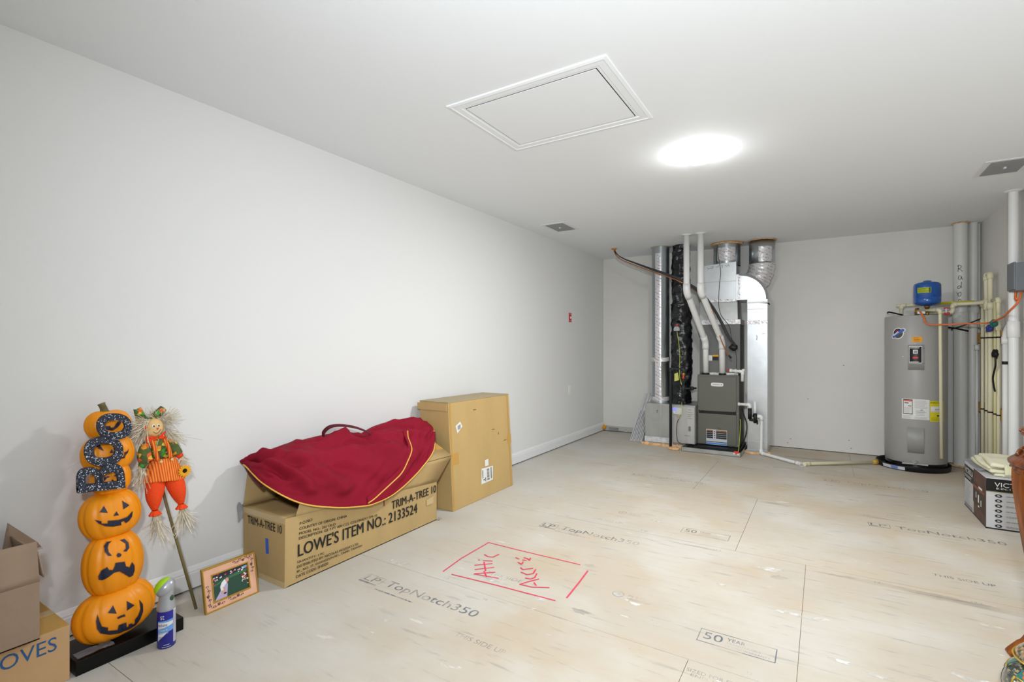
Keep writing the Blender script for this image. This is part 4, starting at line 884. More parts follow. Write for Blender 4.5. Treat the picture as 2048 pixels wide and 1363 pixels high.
# black insulated flex duct
c = (-1.500, 6.40); bd = thing('insulated_duct', 'black plastic wrapped insulated duct beside the gas pipe', 'duct', (c[0], c[1], .515))
def bdf(u, v):
    a = 6.28318*u; z = .517+(ROOM_H-.517)*v; k = .110+.012*(1-abs(noise.noise(Vector((math.cos(a)*1.3, math.sin(a)*1.3, z*8)))*2.2))+.014*noise.noise(Vector((math.cos(a)*2.2+5, math.sin(a)*2.2, z*15)))+.006*noise.noise(Vector((math.cos(a)*5, math.sin(a)*5, z*45)))
    k += .0022*math.sin(z*70+3*math.sin(a)+6*noise.noise(Vector((0,0,z*5)))); k *= (.9 if z > 1.75 else 1.04 if z < 1.7 else 1)+.03*math.sin(z*7); return (c[0]+k*math.cos(a)-.006*math.sin(z*4), c[1]+k*math.sin(a), z)
obj('wrap', MB().grid(bdf, 56, 220), M_BLACKBAG, bd, weld=True)
# return air drop
ra = thing('return_duct', 'low galvanised return air box left of the furnace', 'duct', (-1.6, 6.45, 0))
ra_l = obj('duct_body', MB().box((-1.890,6.19,.0), (-1.408,6.72,.510)).box((-1.408,6.19,.052), (-1.288,6.72,.510)), M_GALVD, ra, bevel=.003)
obj('seam', MB().box((-1.702,6.186,.03),(-1.690,6.19,.505)), M_GALV, ra)
obj('foil_band', MB().box((-1.893,6.184,.035),(-1.55,6.188,.10)), mat('white_smeared_mastic','#cfd3d4',.6,var=.2,vscale=20), ra)
obj('filter_door', MB().box((-1.552,6.170,.055),(-1.292,6.19,.495)), mat('brushed_steel_panel','#bcbcba',.4,metal=.5,var=.04), ra, bevel=.002)
obj('door_strip', MB().box((-1.375,6.166,.06),(-1.298,6.171,.49)), mat('brushed_steel_strip','#c6c5c2',.4,metal=.5), ra, bevel=.001)
sc_ = MB()
for k, (x0, x1, z) in enumerate([(-1.37,-1.325,.462),(-1.372,-1.32,.43),(-1.365,-1.315,.405),(-1.37,-1.33,.385),(-1.37,-1.322,.36),(-1.405,-1.345,.152)]): sc_.tube([(x0+(x1-x0)*j/6,6.1655,z+.006*math.sin(j*2.2+k)) for j in range(7)], .0013, 5)
sc_.tube([(-1.745,6.1845,.425),(-1.725,6.1845,.432),(-1.735,6.1845,.415),(-1.74,6.1845,.395)], .0018, 5)
obj('handwriting', sc_, M_PRINT, ra)
obj('bracket', MB().box((-1.360,6.156,.21),(-1.335,6.17,.265)), mat('bracket_grey','#7f8081',.4,metal=.5), ra, bevel=.003)
# thermostat / humidity controller
ct = thing('control_box', 'white controller with a lit blue display on the return box', 'controller', (-1.49, 6.155, .385))
obj('case', MB().box((-1.543,6.150,.398),(-1.430,6.17,.482)), mat('case_grey','#c9cccb',.45), ct, bevel=.004)
m = mat('lit_display', '#8d8df0', .3); m.node_tree.nodes['Principled BSDF'].inputs['Emission Color'].default_value = hexc('#8080ff'); m.node_tree.nodes['Principled BSDF'].inputs['Emission Strength'].default_value = .55
obj('display', MB().box((-1.541,6.1485,.444),(-1.498,6.1502,.478)), m, ct)
obj('dial', MB().lathe([(0,.004),(.010,.004),(.012,0)], (-1.527,6.1492,.424), 20, Matrix.Rotation(math.radians(90),3,'X')), M_WHITE, ct)
m = mat('green_indicator', '#30c070', .3); m.node_tree.nodes['Principled BSDF'].inputs['Emission Color'].default_value = hexc('#30e080'); m.node_tree.nodes['Principled BSDF'].inputs['Emission Strength'].default_value = .8
obj('indicator', MB().box((-1.483,6.1488,.434),(-1.477,6.1502,.440)), m, ct)
obj('plug', MB().hexa([(-1.478,6.14,.345),(-1.462,6.14,.345),(-1.462,6.16,.345),(-1.478,6.16,.345)],[(-1.492,6.14,.398),(-1.450,6.14,.398),(-1.450,6.16,.398),(-1.492,6.16,.398)]), mat('plug_tan','#a79a80',.5), ct, bevel=.003)
tag(obj('power_cord', MB().tube(smooth_path([(-1.47,6.15,.35),(-1.488,6.14,.29),(-1.49,6.13,.18),(-1.475,6.12,.09),(-1.44,6.11,.065),(-1.39,6.10,.062)],8), .0045, 8), mat('cord_dark','#3a3a38',.5)), 'dark cord hanging from the lit controller to the floor pan', 'cable')
# duct damper motor with yellow cable
dm_ = thing('damper_motor', 'grey motor cap with a red knob clipped on the black duct', 'motor', (-1.51, 6.25, 1.40))
RX = Matrix.Rotation(math.radians(90),3,'X')
obj('dial_plate', MB().prism([(-1.545,1.405),(-1.473,1.405),(-1.473,1.47),(-1.482,1.495),(-1.509,1.508),(-1.536,1.495),(-1.545,1.47)], lambda a,b,d:(a,6.245+d,b), -.012, .012), mat('dial_dark','#2d3230',.35), dm_, bevel=.003)
obj('housing', MB().prism([(-1.544,1.403),(-1.474,1.403),(-1.474,1.435),(-1.488,1.458),(-1.530,1.458),(-1.544,1.435)], lambda a,b,d:(a,6.215+d,b), -.015, .03), mat('housing_grey','#a8a8aa',.45), dm_, bevel=.006)
obj('knob', MB().lathe([(0,.012),(.011,.012),(.013,0)], (-1.508,6.232,1.476), 16, RX), mat('knob_red','#e0483a',.4), dm_)
obj('pointer', MB().box((-1.535,6.225,1.473),(-1.508,6.23,1.478)), mat('knob_red','#e0483a'), dm_)
tag(obj('signal_wire', MB().tube(smooth_path([(-1.508,6.22,1.40),(-1.500,6.22,1.34),(-1.492,6.24,1.27),(-1.478,6.22,1.17),(-1.462,6.17,1.06),(-1.452,6.12,.95),(-1.445,6.10,.84),(-1.420,6.12,.73),(-1.425,6.14,.62),(-1.432,6.14,.52),(-1.432,6.14,.44),(-1.46,6.14,.385)],8), .0030, 8), M_YELLOWW), 'thin yellow-green wire running down the black duct', 'cable')
# gas pipe: riser from the floor over to a drop with valve and union into the furnace
gp = thing('gas_pipe', 'black iron gas pipe rising from the floor to the furnace', 'pipe', (-1.56, 6.14, 0))
plumb([(-1.560,6.13,0),(-1.560,6.13,.945),(-1.405,6.13,.945),(-1.415,6.13,.575)], .0165, M_IRON, gp, fr=1.35, bend=.02)
obj('tee', MB().tube([(-1.412,6.13,.675),(-1.413,6.13,.76)], .024, 12), M_IRON, gp)
obj('branch', MB().tube([(-1.412,6.13,.715),(-1.292,6.26,.715)], .011, 10), M_IRON, gp)
obj('union', MB().tube([(-1.345,6.20,.715),(-1.320,6.228,.715)], .023, 8), M_IRON, gp)
obj('cap', MB().tube([(-1.414,6.13,.555),(-1.414,6.13,.60)], .023, 12), M_IRON, gp)
obj('valve', MB().ell((-1.405,6.115,.885),(.02,.02,.024)), mat('brass','#a8863c',.35,metal=.8), gp)
obj('valve_handle', MB().box((-1.412,6.085,.835),(-1.392,6.098,.875)), mat('valve_red','#d8432c',.5), gp, bevel=.003)
tag(obj('paper_tag', MB().hexa([(-1.508,6.10,.80),(-1.455,6.10,.815),(-1.455,6.102,.815),(-1.508,6.102,.80)],[(-1.508,6.10,.89),(-1.468,6.10,.905),(-1.468,6.102,.905),(-1.508,6.102,.89)]), mat('tag_yellow','#c6c46a',.8)), 'yellow paper tag hanging by the gas valve', 'tag')

# ------------------------------------------------------------------ furnace
fu = thing('furnace', 'dark grey upright gas furnace with two doors and a blue label', 'furnace', (-1.05, 6.5, .045))
X0, X1, YF_, YB_ = -1.282, -.822, 6.285, 6.70
obj('cabinet', MB().box((X0,YF_,.05),(X1,YB_,.880)), M_FURN, fu, bevel=.004)
obj('recess', MB().box((X0+.012,YF_-.001,.412),(X1-.030,YF_+.001,.462)), M_BLACK, fu)
obj('upper_door', MB().prism([(X0+.010,.860),(X1-.028,.862),(X1-.028,.468),(X1-.045,.455),(X0+.03,.450),(X0+.010,.462)], lambda a,b,d:(a,YF_+d,b), -.012, .002), M_FURN, fu, bevel=.004)
obj('lower_door', MB().box((X0+.010,YF_-.012,.062),(X1-.030,YF_+.002,.420)), M_FURN, fu, bevel=.003)
for x in (X0+.055, X1-.075): obj('latch', MB().box((x,YF_-.016,.437),(x+.018,YF_-.004,.455)), M_BLACK, fu, bevel=.002)
bdg = obj('badge', MB().prism(el(-1.058,.768,.068,.022,32,sq=.45), lambda a,b,d:(a,YF_-.012+d,b), -.003, 0), M_WHITE, fu)
lt = MB(); text_mb(lt, 'LENNOX', frame((-1.108,YF_-.0156,.761),(1,0,0),(0,0,1),.082,.015)); lt.add([(-1.020,YF_-.0156,.757),(-1.004,YF_-.0156,.768),(-1.020,YF_-.0156,.779),(-1.013,YF_-.0156,.768)], [(0,1,2,3)])
obj('lettering', lt, mat('badge_print','#6b1f24',.5), bdg, rec=False)
YL = YF_-.0126
lab = MB(); 
def LR(x0, z0, x1, z1, mi, e=0): lab.flat([(x0,YL-e,z0),(x1,YL-e,z0),(x1,YL-e,z1),(x0,YL-e,z1)], mi)
LR(-1.180,.058,-.950,.236,0); LR(-1.176,.130,-.954,.228,1,.0003); LR(-1.176,.212,-.954,.229,2,.0006)
for z in (.150,.172,.194): LR(-1.176,z,-.954,z+.003,0,.0008)
LR(-1.104,.130,-1.070,.232,0,.001); LR(-1.180,.062,-.95,.078,3,.0005); LR(-1.180,.086,-.95,.094,1,.0005)
for k in range(4): LR(-1.094,.14+.022*k,-1.080,.150+.022*k,1 if k % 2 else 4,.0013)
obj('label', lab, [mat('label_pale','#c8ccd2',.6), mat('label_black','#26272a',.6), mat('label_photo','#9a6436',.6), mat('label_blue','#3f86d8',.6), M_RED], fu, rec=False)
lt = MB(); text_mb(lt, 'Merit', frame((-1.055,YL-.0003,.252),(1,0,0),(0,0,1),.045,.012)); obj('lettering', lt, M_PRINT, fu, rec=False)
for x, z in ((X1-.015,.445),(X0+.006,.46),(X0+.012,.075),(X1-.012,.07)): obj('screw', MB().lathe([(0,.003),(.004,.002),(.005,0)], (x,YF_,z), 10, RX), M_GALV, fu)
obj('foil_band', MB().box((X0+.09,6.34,.879),(X1-.02,6.42,.905)), M_FT, fu)
# drain pan under the furnace
pn = thing('drain_pan', 'shallow galvanised drain pan under the furnace', 'pan', (-1.08, 6.3, 0))
mb = MB(); a, b = (-1.402,5.985), (-.765,6.74)
for q in (((a[0],a[1],0),(b[0],a[1]+.004,.048)),((a[0],b[1]-.004,0),(b[0],b[1],.048)),((a[0],a[1],0),(a[0]+.004,b[1],.048)),((b[0]-.004,a[1],0),(b[0],b[1],.048)),((a[0],a[1],0),(b[0],b[1],.004))): mb.box(*q)
obj('tray', mb, M_GALVD, pn); obj('floor_pad', MB().box((-1.29,6.14,.004),(-.80,6.72,.045)), M_BLACK, pn)
tg = thing('float_switch', 'red float switch clipped on the pan corner', 'switch', (-.80,5.98,.02))
obj('body', MB().box((-.835,5.972,.035),(-.785,5.99,.062)), mat('switch_red','#e03a24',.5), tg, bevel=.003); obj('clip', MB().box((-.838,5.968,.028),(-.824,5.992,.045)), M_WHITE, tg); obj('clip', MB().box((-.798,5.968,.022),(-.784,5.992,.04)), M_WHITE, tg)
tag(obj('signal_wire', MB().tube(smooth_path([(-.795,6.0,.05),(-.797,6.10,.12),(-.803,6.22,.25),(-.806,6.27,.33),(-.810,6.279,.38)],8), .003, 6), M_YELLOWW), 'yellow-green wire beside the furnace right edge', 'cable')
tag(obj('drain_hose', MB().tube(smooth_path([(-.800,6.34,.50),(-.775,6.33,.42),(-.745,6.30,.34),(-.742,6.27,.24),(-.765,6.2,.14),(-.772,6.1,.09),(-.80,6.03,.055)],8), .006, 8), M_BLACK), 'black hose looping down beside the furnace', 'hose')
# evaporator coil cabinet on top
cc = thing('coil_cabinet', 'grey metal cabinet above the furnace behind the vent pipes', 'cabinet', (-1.05, 6.5, .905))
obj('case', MB().box((X0+.01,6.37,.905),(X1,6.72,1.480)), M_FURND, cc, bevel=.003)
st_ = MB(); st_.box((-1.216,6.367,1.055),(-1.180,6.37,1.19)); st_.box((-1.216,6.367,1.045),(-1.13,6.369,1.11)); obj('sticker', st_, M_PAPER, cc)
obj('warning_label', MB().box((-1.125,6.367,1.05),(-1.06,6.3695,1.115)), M_BLACK, cc); obj('warning_label', MB().box((-1.125,6.3660,1.095),(-1.06,6.367,1.115)), M_AMBER, cc)
# supply plenum
pm = thing('supply_plenum', 'folded bright metal plenum box above the coil cabinet', 'duct', (-1.05, 6.5, 1.48))
obj('lower_box', MB().hexa([(-1.275,6.36,1.50),(-.845,6.36,1.50),(-.845,6.70,1.50),(-1.275,6.70,1.50)], [(-1.275,6.40,1.76),(-.855,6.40,1.76),(-.855,6.70,1.76),(-1.275,6.70,1.76)]), M_GALVD, pm, bevel=.002)
obj('upper_box', MB().hexa([(-1.235,6.385,1.75),(-.865,6.385,1.75),(-.865,6.70,1.75),(-1.235,6.70,1.75)], [(-1.235,6.385,2.195),(-.865,6.385,2.215),(-.865,6.70,2.215),(-1.235,6.70,2.195)]), M_GALV, pm, bevel=.002)
obj('seam', MB().box((-1.236,6.381,1.985),(-.864,6.386,1.992)), M_GALVD, pm)
obj('foil_band', MB().box((-1.285,6.352,1.475),(-.815,6.71,1.535)), M_FT, pm, bevel=.004); obj('foil_band', MB().box((-1.238,6.379,1.745),(-.862,6.386,1.775)), M_FT, pm)
sq = MB()
for k, pts in enumerate(([(-1.19,2.165),(-1.175,2.15),(-1.15,2.16),(-1.135,2.15),(-1.12,2.17),(-1.14,2.175)], [(-1.09,2.175),(-1.075,2.16),(-1.06,2.18)], [(-1.02,2.15),(-1.02,2.185)], [(-.985,2.18),(-.965,2.165),(-.955,2.19),(-.94,2.165)])): sq.tube([(x,6.383,z) for x, z in pts], .002, 5)
obj('handwriting', sq, M_PRINT, pm)
tag(obj('thermostat_wire', MB().tube(smooth_path([(-1.075,6.375,2.43),(-1.06,6.37,2.28),(-1.035,6.37,2.1),(-1.05,6.37,1.95),(-1.055,6.36,1.72),(-1.03,6.34,1.60),(-.98,6.335,1.52),(-.935,6.33,1.45),(-.905,6.33,1.30),(-.86,6.33,1.12),(-.86,6.33,.95)],8), .0035, 6), mat('wire_brown','#4a4038',.6)), 'thin brown wire hanging over the plenum front', 'cable')
c = (-.995, 6.56); rv = thing('round_duct', 'short round metal duct with foam collar above the plenum', 'duct', (c[0],c[1],2.2))
obj('pipe', MB().lathe([(.152,2.19),(.152,ROOM_H)], (*c,0), 40), M_STEEL, rv); obj('foil_tape', VERT(*c,.152,2.24,2.40,-125,-45,.003), M_FT, rv, rec=False)
def foamring(c, r0, z, h, seed, name, label, m=M_FOAM):
    mb = MB()
    def f(u, v):
        a = 6.28318*u; b = 6.28318*v; k = .8+1.0*abs(noise.noise(Vector((math.cos(a)*4+seed, math.sin(a)*4, b*.6)))); return (c[0]+(r0+h*k*math.cos(b))*math.cos(a), c[1]+(r0+h*k*math.cos(b))*math.sin(a), z-h*.35-h*.55*k*math.sin(b)*1.0)
    mb.grid(f, 60, 10); return tag(obj(name, mb, m), label, 'foam')
foamring(c, .160, ROOM_H-.006, .022, 1, 'foam_ring', 'lumpy orange foam ring above the middle round duct')
# angled duct on the right
ad = thing('angled_duct', 'wide round duct with wrinkled foil elbow at the ceiling', 'duct', (-.61,6.62,1.7))
pth = fillet([(-.615,6.60,ROOM_H),(-.615,6.60,2.15),(-.50,6.68,1.90),(-.50,6.68,1.72)][:2]+[(-.72,6.62,1.90)], .10, 6)
obj('pipe', MB().tube([(-.612,6.59,ROOM_H),(-.612,6.59,2.185)], .140, 36), M_STEEL, ad)
cr = MB()
def elb(u, v):
    a = 6.28318*u; q = Vector((-.612,6.59,2.19))*(1-v)**2+Vector((-.612,6.59,2.08))*2*v*(1-v)+Vector((-.690,6.60,1.98))*v*v
    t_ = (Vector((0,0,-1))*(1-v)+Vector((-.55,.05,-.7))*v).normalized(); n1 = t_.cross(Vector((0,1,0))).normalized(); n2 = t_.cross(n1); k = .141+.006*noise.noise(Vector((a*3,v*9,2)))+.004*math.sin(v*18)
    return q+(n1*math.cos(a)+n2*math.sin(a))*k
obj('foil_elbow', cr.grid(elb, 48, 30), M_FT, ad)
obj('lower_pipe', MB().tube([(-.680,6.60,1.99),(-.80,6.62,1.86)], .128, 36), M_STEEL, ad)
obj('foil_tape', VERT(-.612,6.59,.140,2.20,2.38,-100,-40,.004), M_FT, ad, rec=False)
foamring((-.612,6.59), .148, ROOM_H-.003, .010, 5, 'foam_ring', 'thin orange foam line above the right round duct')
# rectangular supply drop with curved top
rdp = thing('rectangular_duct', 'tall flat metal duct with a quarter-round top right of the furnace', 'duct', (-.64,6.5,0))
xa, xb, ya, yb = -.742, -.532, 6.325, 6.62
pc = [(-.862,1.755),(-.742,1.755)]+[(xa,1.72)]+[(xb,1.70)]+[(xb-.30+.30*math.cos(t_), 1.75+.305*math.sin(t_)) for t_ in [k*math.pi/2/10 for k in range(11)]]+[(-.862,2.055)]
obj('elbow_body', MB().prism(pc, lambda a,b,d:(a,ya+d,b), 0, yb-ya), M_GALV, rdp, bevel=.002)
es = MB(); A_ = [((xb-.30+.31*math.cos(t_), 1.75+.315*math.sin(t_)), (xb-.30+.285*math.cos(t_), 1.75+.288*math.sin(t_))) for t_ in [k*math.pi/2/16 for k in range(17)]]
for (o0, i0), (o1, i1) in zip(A_, A_[1:]): es.hexa([(*o0[:1],ya-.003,o0[1]),(*o1[:1],ya-.003,o1[1]),(*i1[:1],ya-.003,i1[1]),(*i0[:1],ya-.003,i0[1])],[(*o0[:1],ya,o0[1]),(*o1[:1],ya,o1[1]),(*i1[:1],ya,i1[1]),(*i0[:1],ya,i0[1])])
obj('elbow_strip', es, mat('strip_grey','#7d7f80',.5), rdp)
obj('drop', MB().box((xa,ya,0),(xb,yb,1.72)), M_GALV, rdp, bevel=.002)
obj('foil_tape', MB().box((-.842,ya-.004,1.77),(-.815,ya,2.04)), M_FT, rdp)
for z, hh, mm in ((1.71,.02,M_GALVD),(1.64,.006,M_GALVD),(1.47,.045,M_FT),(1.345,.008,M_GALV),(1.045,.008,M_GALV),(.73,.008,M_GALV),(.405,.006,M_GALVD),(.12,.006,M_GALVD)): obj('joint', MB().box((xa-.001,ya-.004,z),(xb+.001,ya,z+hh)), mm, rdp)
sq = MB(); sq.tube([(-.645,ya-.003,1.345),(-.638,ya-.003,1.325),(-.643,ya-.003,1.29)], .0025, 5); sq.tube([(-.59,ya-.003,1.36),(-.56,ya-.003,1.362)], .0018, 5); obj('handwriting', sq, M_PRINT, rdp)
obj('base_wrap', MB().box((xa-.01,ya-.012,0),(xb+.004,ya,.035)), mat('base_foil','#a9b3b9',.45,metal=.4,bump=.4,bscale=30), rdp)
# white vent pipes
va = thing('vent_pipe', 'left one of two white plastic vent pipes above the furnace', 'pipe', (-1.20,6.2,.88), None)
plumb([(-1.300,5.80,ROOM_H),(-1.300,5.80,1.83),(-1.195,6.31,1.27),(-1.195,6.333,.88)], .0335, M_PVC, va, ends=(.012,0), bend=.05, fr=1.15, n=20)
obj('coupling', MB().tube([(-1.195,6.333,.881),(-1.195,6.333,.90)], .042, 20), M_BLACK, va)
vb = thing('vent_pipe', 'right one of two white plastic vent pipes above the furnace', 'pipe', (-1.03,6.2,.88), None)
plumb([(-1.150,5.80,ROOM_H),(-1.150,5.80,1.83),(-1.01,6.31,1.27),(-1.01,6.333,.88)], .0335, M_PVC, vb, ends=(.012,0), bend=.05, fr=1.15, n=20)
obj('coupling', MB().tube([(-1.01,6.333,.881),(-1.01,6.333,.90)], .042, 20), M_BLACK, vb)
for x, v_ in ((-1.300,va),(-1.150,vb)): obj('ceiling_flange', MB().lathe([(.034,ROOM_H-.006),(.055,ROOM_H-.005),(.058,ROOM_H)], (x,5.80,0), 24), M_PVC, v_)
# refrigerant lines
path = [(-2.281,6.15,ROOM_H),(-2.24,6.14,2.40),(-2.15,6.11,2.33),(-1.95,6.05,2.235),(-1.772,6.02,2.155),(-1.55,5.98,2.06),(-1.403,5.95,1.99),(-1.22,6.05,1.86),(-1.09,6.14,1.68),(-1.00,6.20,1.50),(-.93,6.22,1.34),(-.872,6.27,1.24),(-.868,6.33,1.20)]
rl = thing('refrigerant_line', 'black insulated pipe curving from the ceiling to the coil cabinet', 'pipe', (-1.6,6.1,1.2))
P = smooth_path(path, 8); nP = len(P); obj('insulation', MB().tube(P, [.006+.009*min(1,max(0,(k/nP-.12)*4)) for k in range(nP)], 12), mat('foam_rubber','#34373a',.6,bump=.4,bscale=50), rl)
p2 = [Vector(p)+Vector((0,-.014,-.026)) for p in path[:9]]+[(-1.04,6.19,1.42),(-1.00,6.22,1.28),(-.955,6.25,1.16),(-.925,6.27,1.10)]
cp = thing('copper_line', 'thin copper line hanging under the black insulated pipe', 'pipe', (-1.6,6.08,1.1))
obj('tube', MB().tube(smooth_path(p2, 8), .0055, 8), M_COPPER, cp); obj('end_cap', MB().tube([(-.930,6.268,1.112),(-.905,6.275,1.082)], .010, 8), M_BLACK, cp)
tag(obj('signal_wire', MB().tube(smooth_path([Vector(p)+Vector((.012,-.012,-.036)) for p in path[:8]]+[(-1.05,6.15,1.60)], 8), .003, 6), M_BLACK), 'thin black wire running along the copper line', 'cable')
tag(obj('cable_coil', blob(MB(), (-.885,6.29,1.205), (.045,.03,.035), 3), M_BLACK), 'black tape ball where the insulated pipe meets the cabinet', 'tape')
foamring((-2.281,6.15), .018, ROOM_H-.002, .014, 9, 'foam_ring', 'small yellow foam patch where the pipe leaves the ceiling', M_FOAMO)
# condensate parts
cd = thing('condensate_pipe', 'white drain pipe with black trap right of the furnace', 'pipe', (-.68,6.2,0))
plumb([(-.822,6.20,.560),(-.700,6.20,.560),(-.700,6.20,.50)], .015, M_PVC, cd, ends=(.02,0), bend=.02, fr=1.25)
obj('trap', MB().tube([(-.700,6.20,.52),(-.700,6.20,.40)], .021, 14), M_BLACK, cd)
obj('trap', MB().tube([(-.705,6.19,.400),(-.63,6.19,.385)], .017, 14), M_BLACK, cd); obj('trap', MB().tube([(-.672,6.21,.44),(-.615,6.21,.432)], .018, 14), M_BLACK, cd)
obj('valve', MB().tube([(-.645,6.195,.36),(-.645,6.195,.47)], .018, 8), M_BLACK, cd); obj('valve_knob', MB().tube([(-.628,6.19,.372),(-.616,6.19,.372)], .026, 12), M_BLACK, cd)
obj('standpipe', MB().tube([(-.647,6.195,.45),(-.647,6.195,.60)], .015, 14), M_PVC, cd)
plumb([(-.625,6.21,.434),(-.582,6.21,.434),(-.590,6.23,.022),(-.205,5.90,.018),(-.185,5.86,.018)], .0165, M_PVC, cd, ends=(.02,.015), bend=.025, fr=1.25)
cf = thing('condensate_pipe', 'white drain tee at the furnace top with red-ringed end', 'pipe', (-.84,6.2,.82))
plumb([(-.912,6.20,.940),(-.775,6.20,.932),(-.778,6.20,.82)], .0155, M_PVC, cf, ends=(.03,0), bend=.02, fr=1.25)
obj('red_ring', MB().lathe([(.008,.001),(.008,.004),(.018,.004),(.018,.001)], (-.920,6.20,.941), 18, Matrix.Rotation(math.radians(90),3,'X')), M_RED, cf)
obj('standpipe', MB().tube([(-.768,6.2,.93),(-.768,6.2,.96)], .016, 14), M_PVC, cf)
plumb([(-.86,6.20,.938),(-.86,6.31,.938),(-.86,6.31,.881)], .0135, M_PVC, cf, bend=.02, fr=1.25)
hp = thing('heater_drain_pipe', 'cream drain pipe on the floor running to the heater pan', 'pipe', (.15,6.15,0))
plumb([(-.165,5.885,.018),(-.150,5.925,.018),(.463,6.36,.026)], .0175, M_CPVC, hp, bend=.02, fr=1.2); obj('collar', MB().tube([(.43,6.335,.027),(.470,6.365,.028)], [.022,.031], 16), mat('amber_collar','#c8a24a',.5), hp)
# spray foam along bottoms
def foamstrip(pts, r, seed, label, m=M_FOAM):
    P = smooth_path([(x,y,r*.35) for x, y in pts], 6); mb = MB(); off = seed*3.3
    rs = [r*(.6+.9*abs(noise.noise(Vector((k*.5, off, 0))))) for k in range(len(P))]
    mb.tube(P, rs, 10); return tag(obj('spray_foam', mb, m), label, 'foam')
foamstrip([(-1.92,6.16),(-1.80,6.15),(-1.70,6.155),(-1.60,6.15),(-1.50,6.15),(-1.42,6.14)], .03, 1, 'orange foam bead at the foot of the return air box')
tag(obj('spray_foam', blob(MB(), (-1.50,6.02,.012), (.07,.05,.018), 7), M_FOAM), 'orange foam puddle at the foot of the black gas pipe', 'foam')
foamstrip([(-.76,6.29),(-.70,6.24),(-.62,6.27),(-.54,6.28),(-.50,6.31)], .026, 3, 'orange foam bead at the foot of the tall flat duct')
tag(obj('spray_foam', blob(MB(), (-2.672,6.80,.055), (.03,.03,.032), 3), M_FOAMO), 'yellow foam lump in the back left floor corner', 'foam')
# bundle of metal strips leaning on the return box
ms = ['leftmost pale metal strip leaning beside the return air box', 'second pale metal strip from the left beside the return box', 'third pale metal strip from the left beside the return box', 'rightmost pale metal strip leaning beside the return air box']
for k in range(4):
    x = -2.125+.040*k; o1 = Vector((.035,-.004,0)); o2 = Vector((.0,.014,0)); b_ = Vector((x,6.30+.004*k,.0)); t_ = Vector((x+.100,6.62+.004*k,.590+.004*k))
    o = obj('metal_strip', MB().hexa([b_,b_+o1,b_+o1+o2,b_+o2],[t_,t_+o1,t_+o1+o2,t_+o2]), mat('strip_pale','#c9cacb',.4,metal=.3), bevel=.002); tag(o, ms[k], 'metal strip', 'metal strips beside the return box')
    dk = MB()
    dk.hexa([b_+Vector((.020,-.0055,.02)),b_+Vector((.024,-.006,.02)),b_+Vector((.024,-.004,.02)),b_+Vector((.020,-.004,.02))],[t_+Vector((.020,-.0055,-.02)),t_+Vector((.024,-.006,-.02)),t_+Vector((.024,-.004,-.02)),t_+Vector((.020,-.004,-.02))])
    obj('slots', dk, M_BLACK, o)
tag(obj('corner_stub', MB().box((-2.60,6.80,.03),(-2.47,6.835,.055)), M_GPRINT), 'short grey stub lying along the back left wall foot', 'stub')
# ------------------------------------------------------------------ water heater
TC = (.795, 6.46); TR = .250; PC_ = (.772, 6.46)
pan = thing('heater_pan', 'shallow round black plastic pan under the water heater', 'pan', (*TC, 0))
obj('tray', MB().lathe([(0,.004),(.284,.004),(.293,.050),(.303,.052),(.303,.046),(.294,.0),(0,.0)], (*PC_,0), 64), M_BLACK, pan)
pl2 = MB(); pl2.grid(lambda u, v: (PC_[0]+(.2965+.007*v)*math.cos(math.radians(-148+40*u)), PC_[1]+(.2965+.007*v)*math.sin(math.radians(-148+40*u)), .008+.032*v), 16, 1)
obj('sticker', pl2, mat('pan_sticker','#c9ccd4',.5), pan, rec=False)
pl3 = MB(); pl3.grid(lambda u, v: (PC_[0]+(.2975+.007*v)*math.cos(math.radians(-131+12*u)), PC_[1]+(.2975+.007*v)*math.sin(math.radians(-131+12*u)), .010+.028*v), 8, 1)
obj('sticker', pl3, mat('pan_sticker_blue','#6f86c0',.5), pan, rec=False)
wh = thing('water_heater', 'tall grey electric water heater standing in a black pan', 'water heater', (*TC, .006))
obj('tank', MB().lathe([(0,.02),(TR-.012,.02),(TR-.006,.03),(TR-.006,.075),(TR,.085),(TR,1.515),(TR-.004,1.522),(TR-.014,1.524),(TR-.03,1.518),(0,1.530)], (*TC,0), 96), M_TANK, wh)
obj('base_ring', MB().lathe([(TR-.03,.006),(TR-.004,.006),(TR-.004,.075),(TR-.03,.075)], (*TC,0), 64), M_BLACKG, wh)
def cyl(a, z, e=.001): t_ = math.radians(a); return Vector((TC[0]+(TR+e)*math.cos(t_), TC[1]+(TR+e)*math.sin(t_), z))
def cr(mb, a0, a1, z0, z1, e=.001, mi=0):
    n = max(2, int(abs(a1-a0)/1.0))
    for i in range(n):
        p, q = a0+(a1-a0)*i/n, a0+(a1-a0)*(i+1)/n; mb.flat([cyl(p,z0,e),cyl(q,z0,e),cyl(q,z1,e),cyl(p,z1,e)], mi)
    return mb
def plate(name, a0, a1, z0, z1, th, m):
    mb = MB()
    def g(u, v):
        a = a0+(a1-a0)*u; return a, z0+(z1-z0)*v
    n = 48; vs = []; fs = []
    mb.grid(lambda u, v: cyl(a0+(a1-a0)*u, z0+(z1-z0)*v, th), n, 2); mb.grid(lambda u, v: cyl(a0 if u < .5 else a1, z0+(z1-z0)*v, th*(0 if (u in (0,1)) else 1)), 2, 1)
    mb.grid(lambda u, v: cyl(a0+(a1-a0)*u, z0, th*v), n, 1, sm=False); mb.grid(lambda u, v: cyl(a0+(a1-a0)*u, z1, th*v), n, 1, sm=False)
    mb.grid(lambda u, v: cyl(a0, z0+(z1-z0)*u, th*v), 1, 1, sm=False); mb.grid(lambda u, v: cyl(a1, z0+(z1-z0)*u, th*v), 1, 1, sm=False)
    return obj(name, mb, m, wh)
plate('upper_cover', -109.8, -82.7, .992, 1.234, .010, M_TANKD); plate('lower_cover', -110.5, -82.5, .183, .425, .010, M_TANKD)
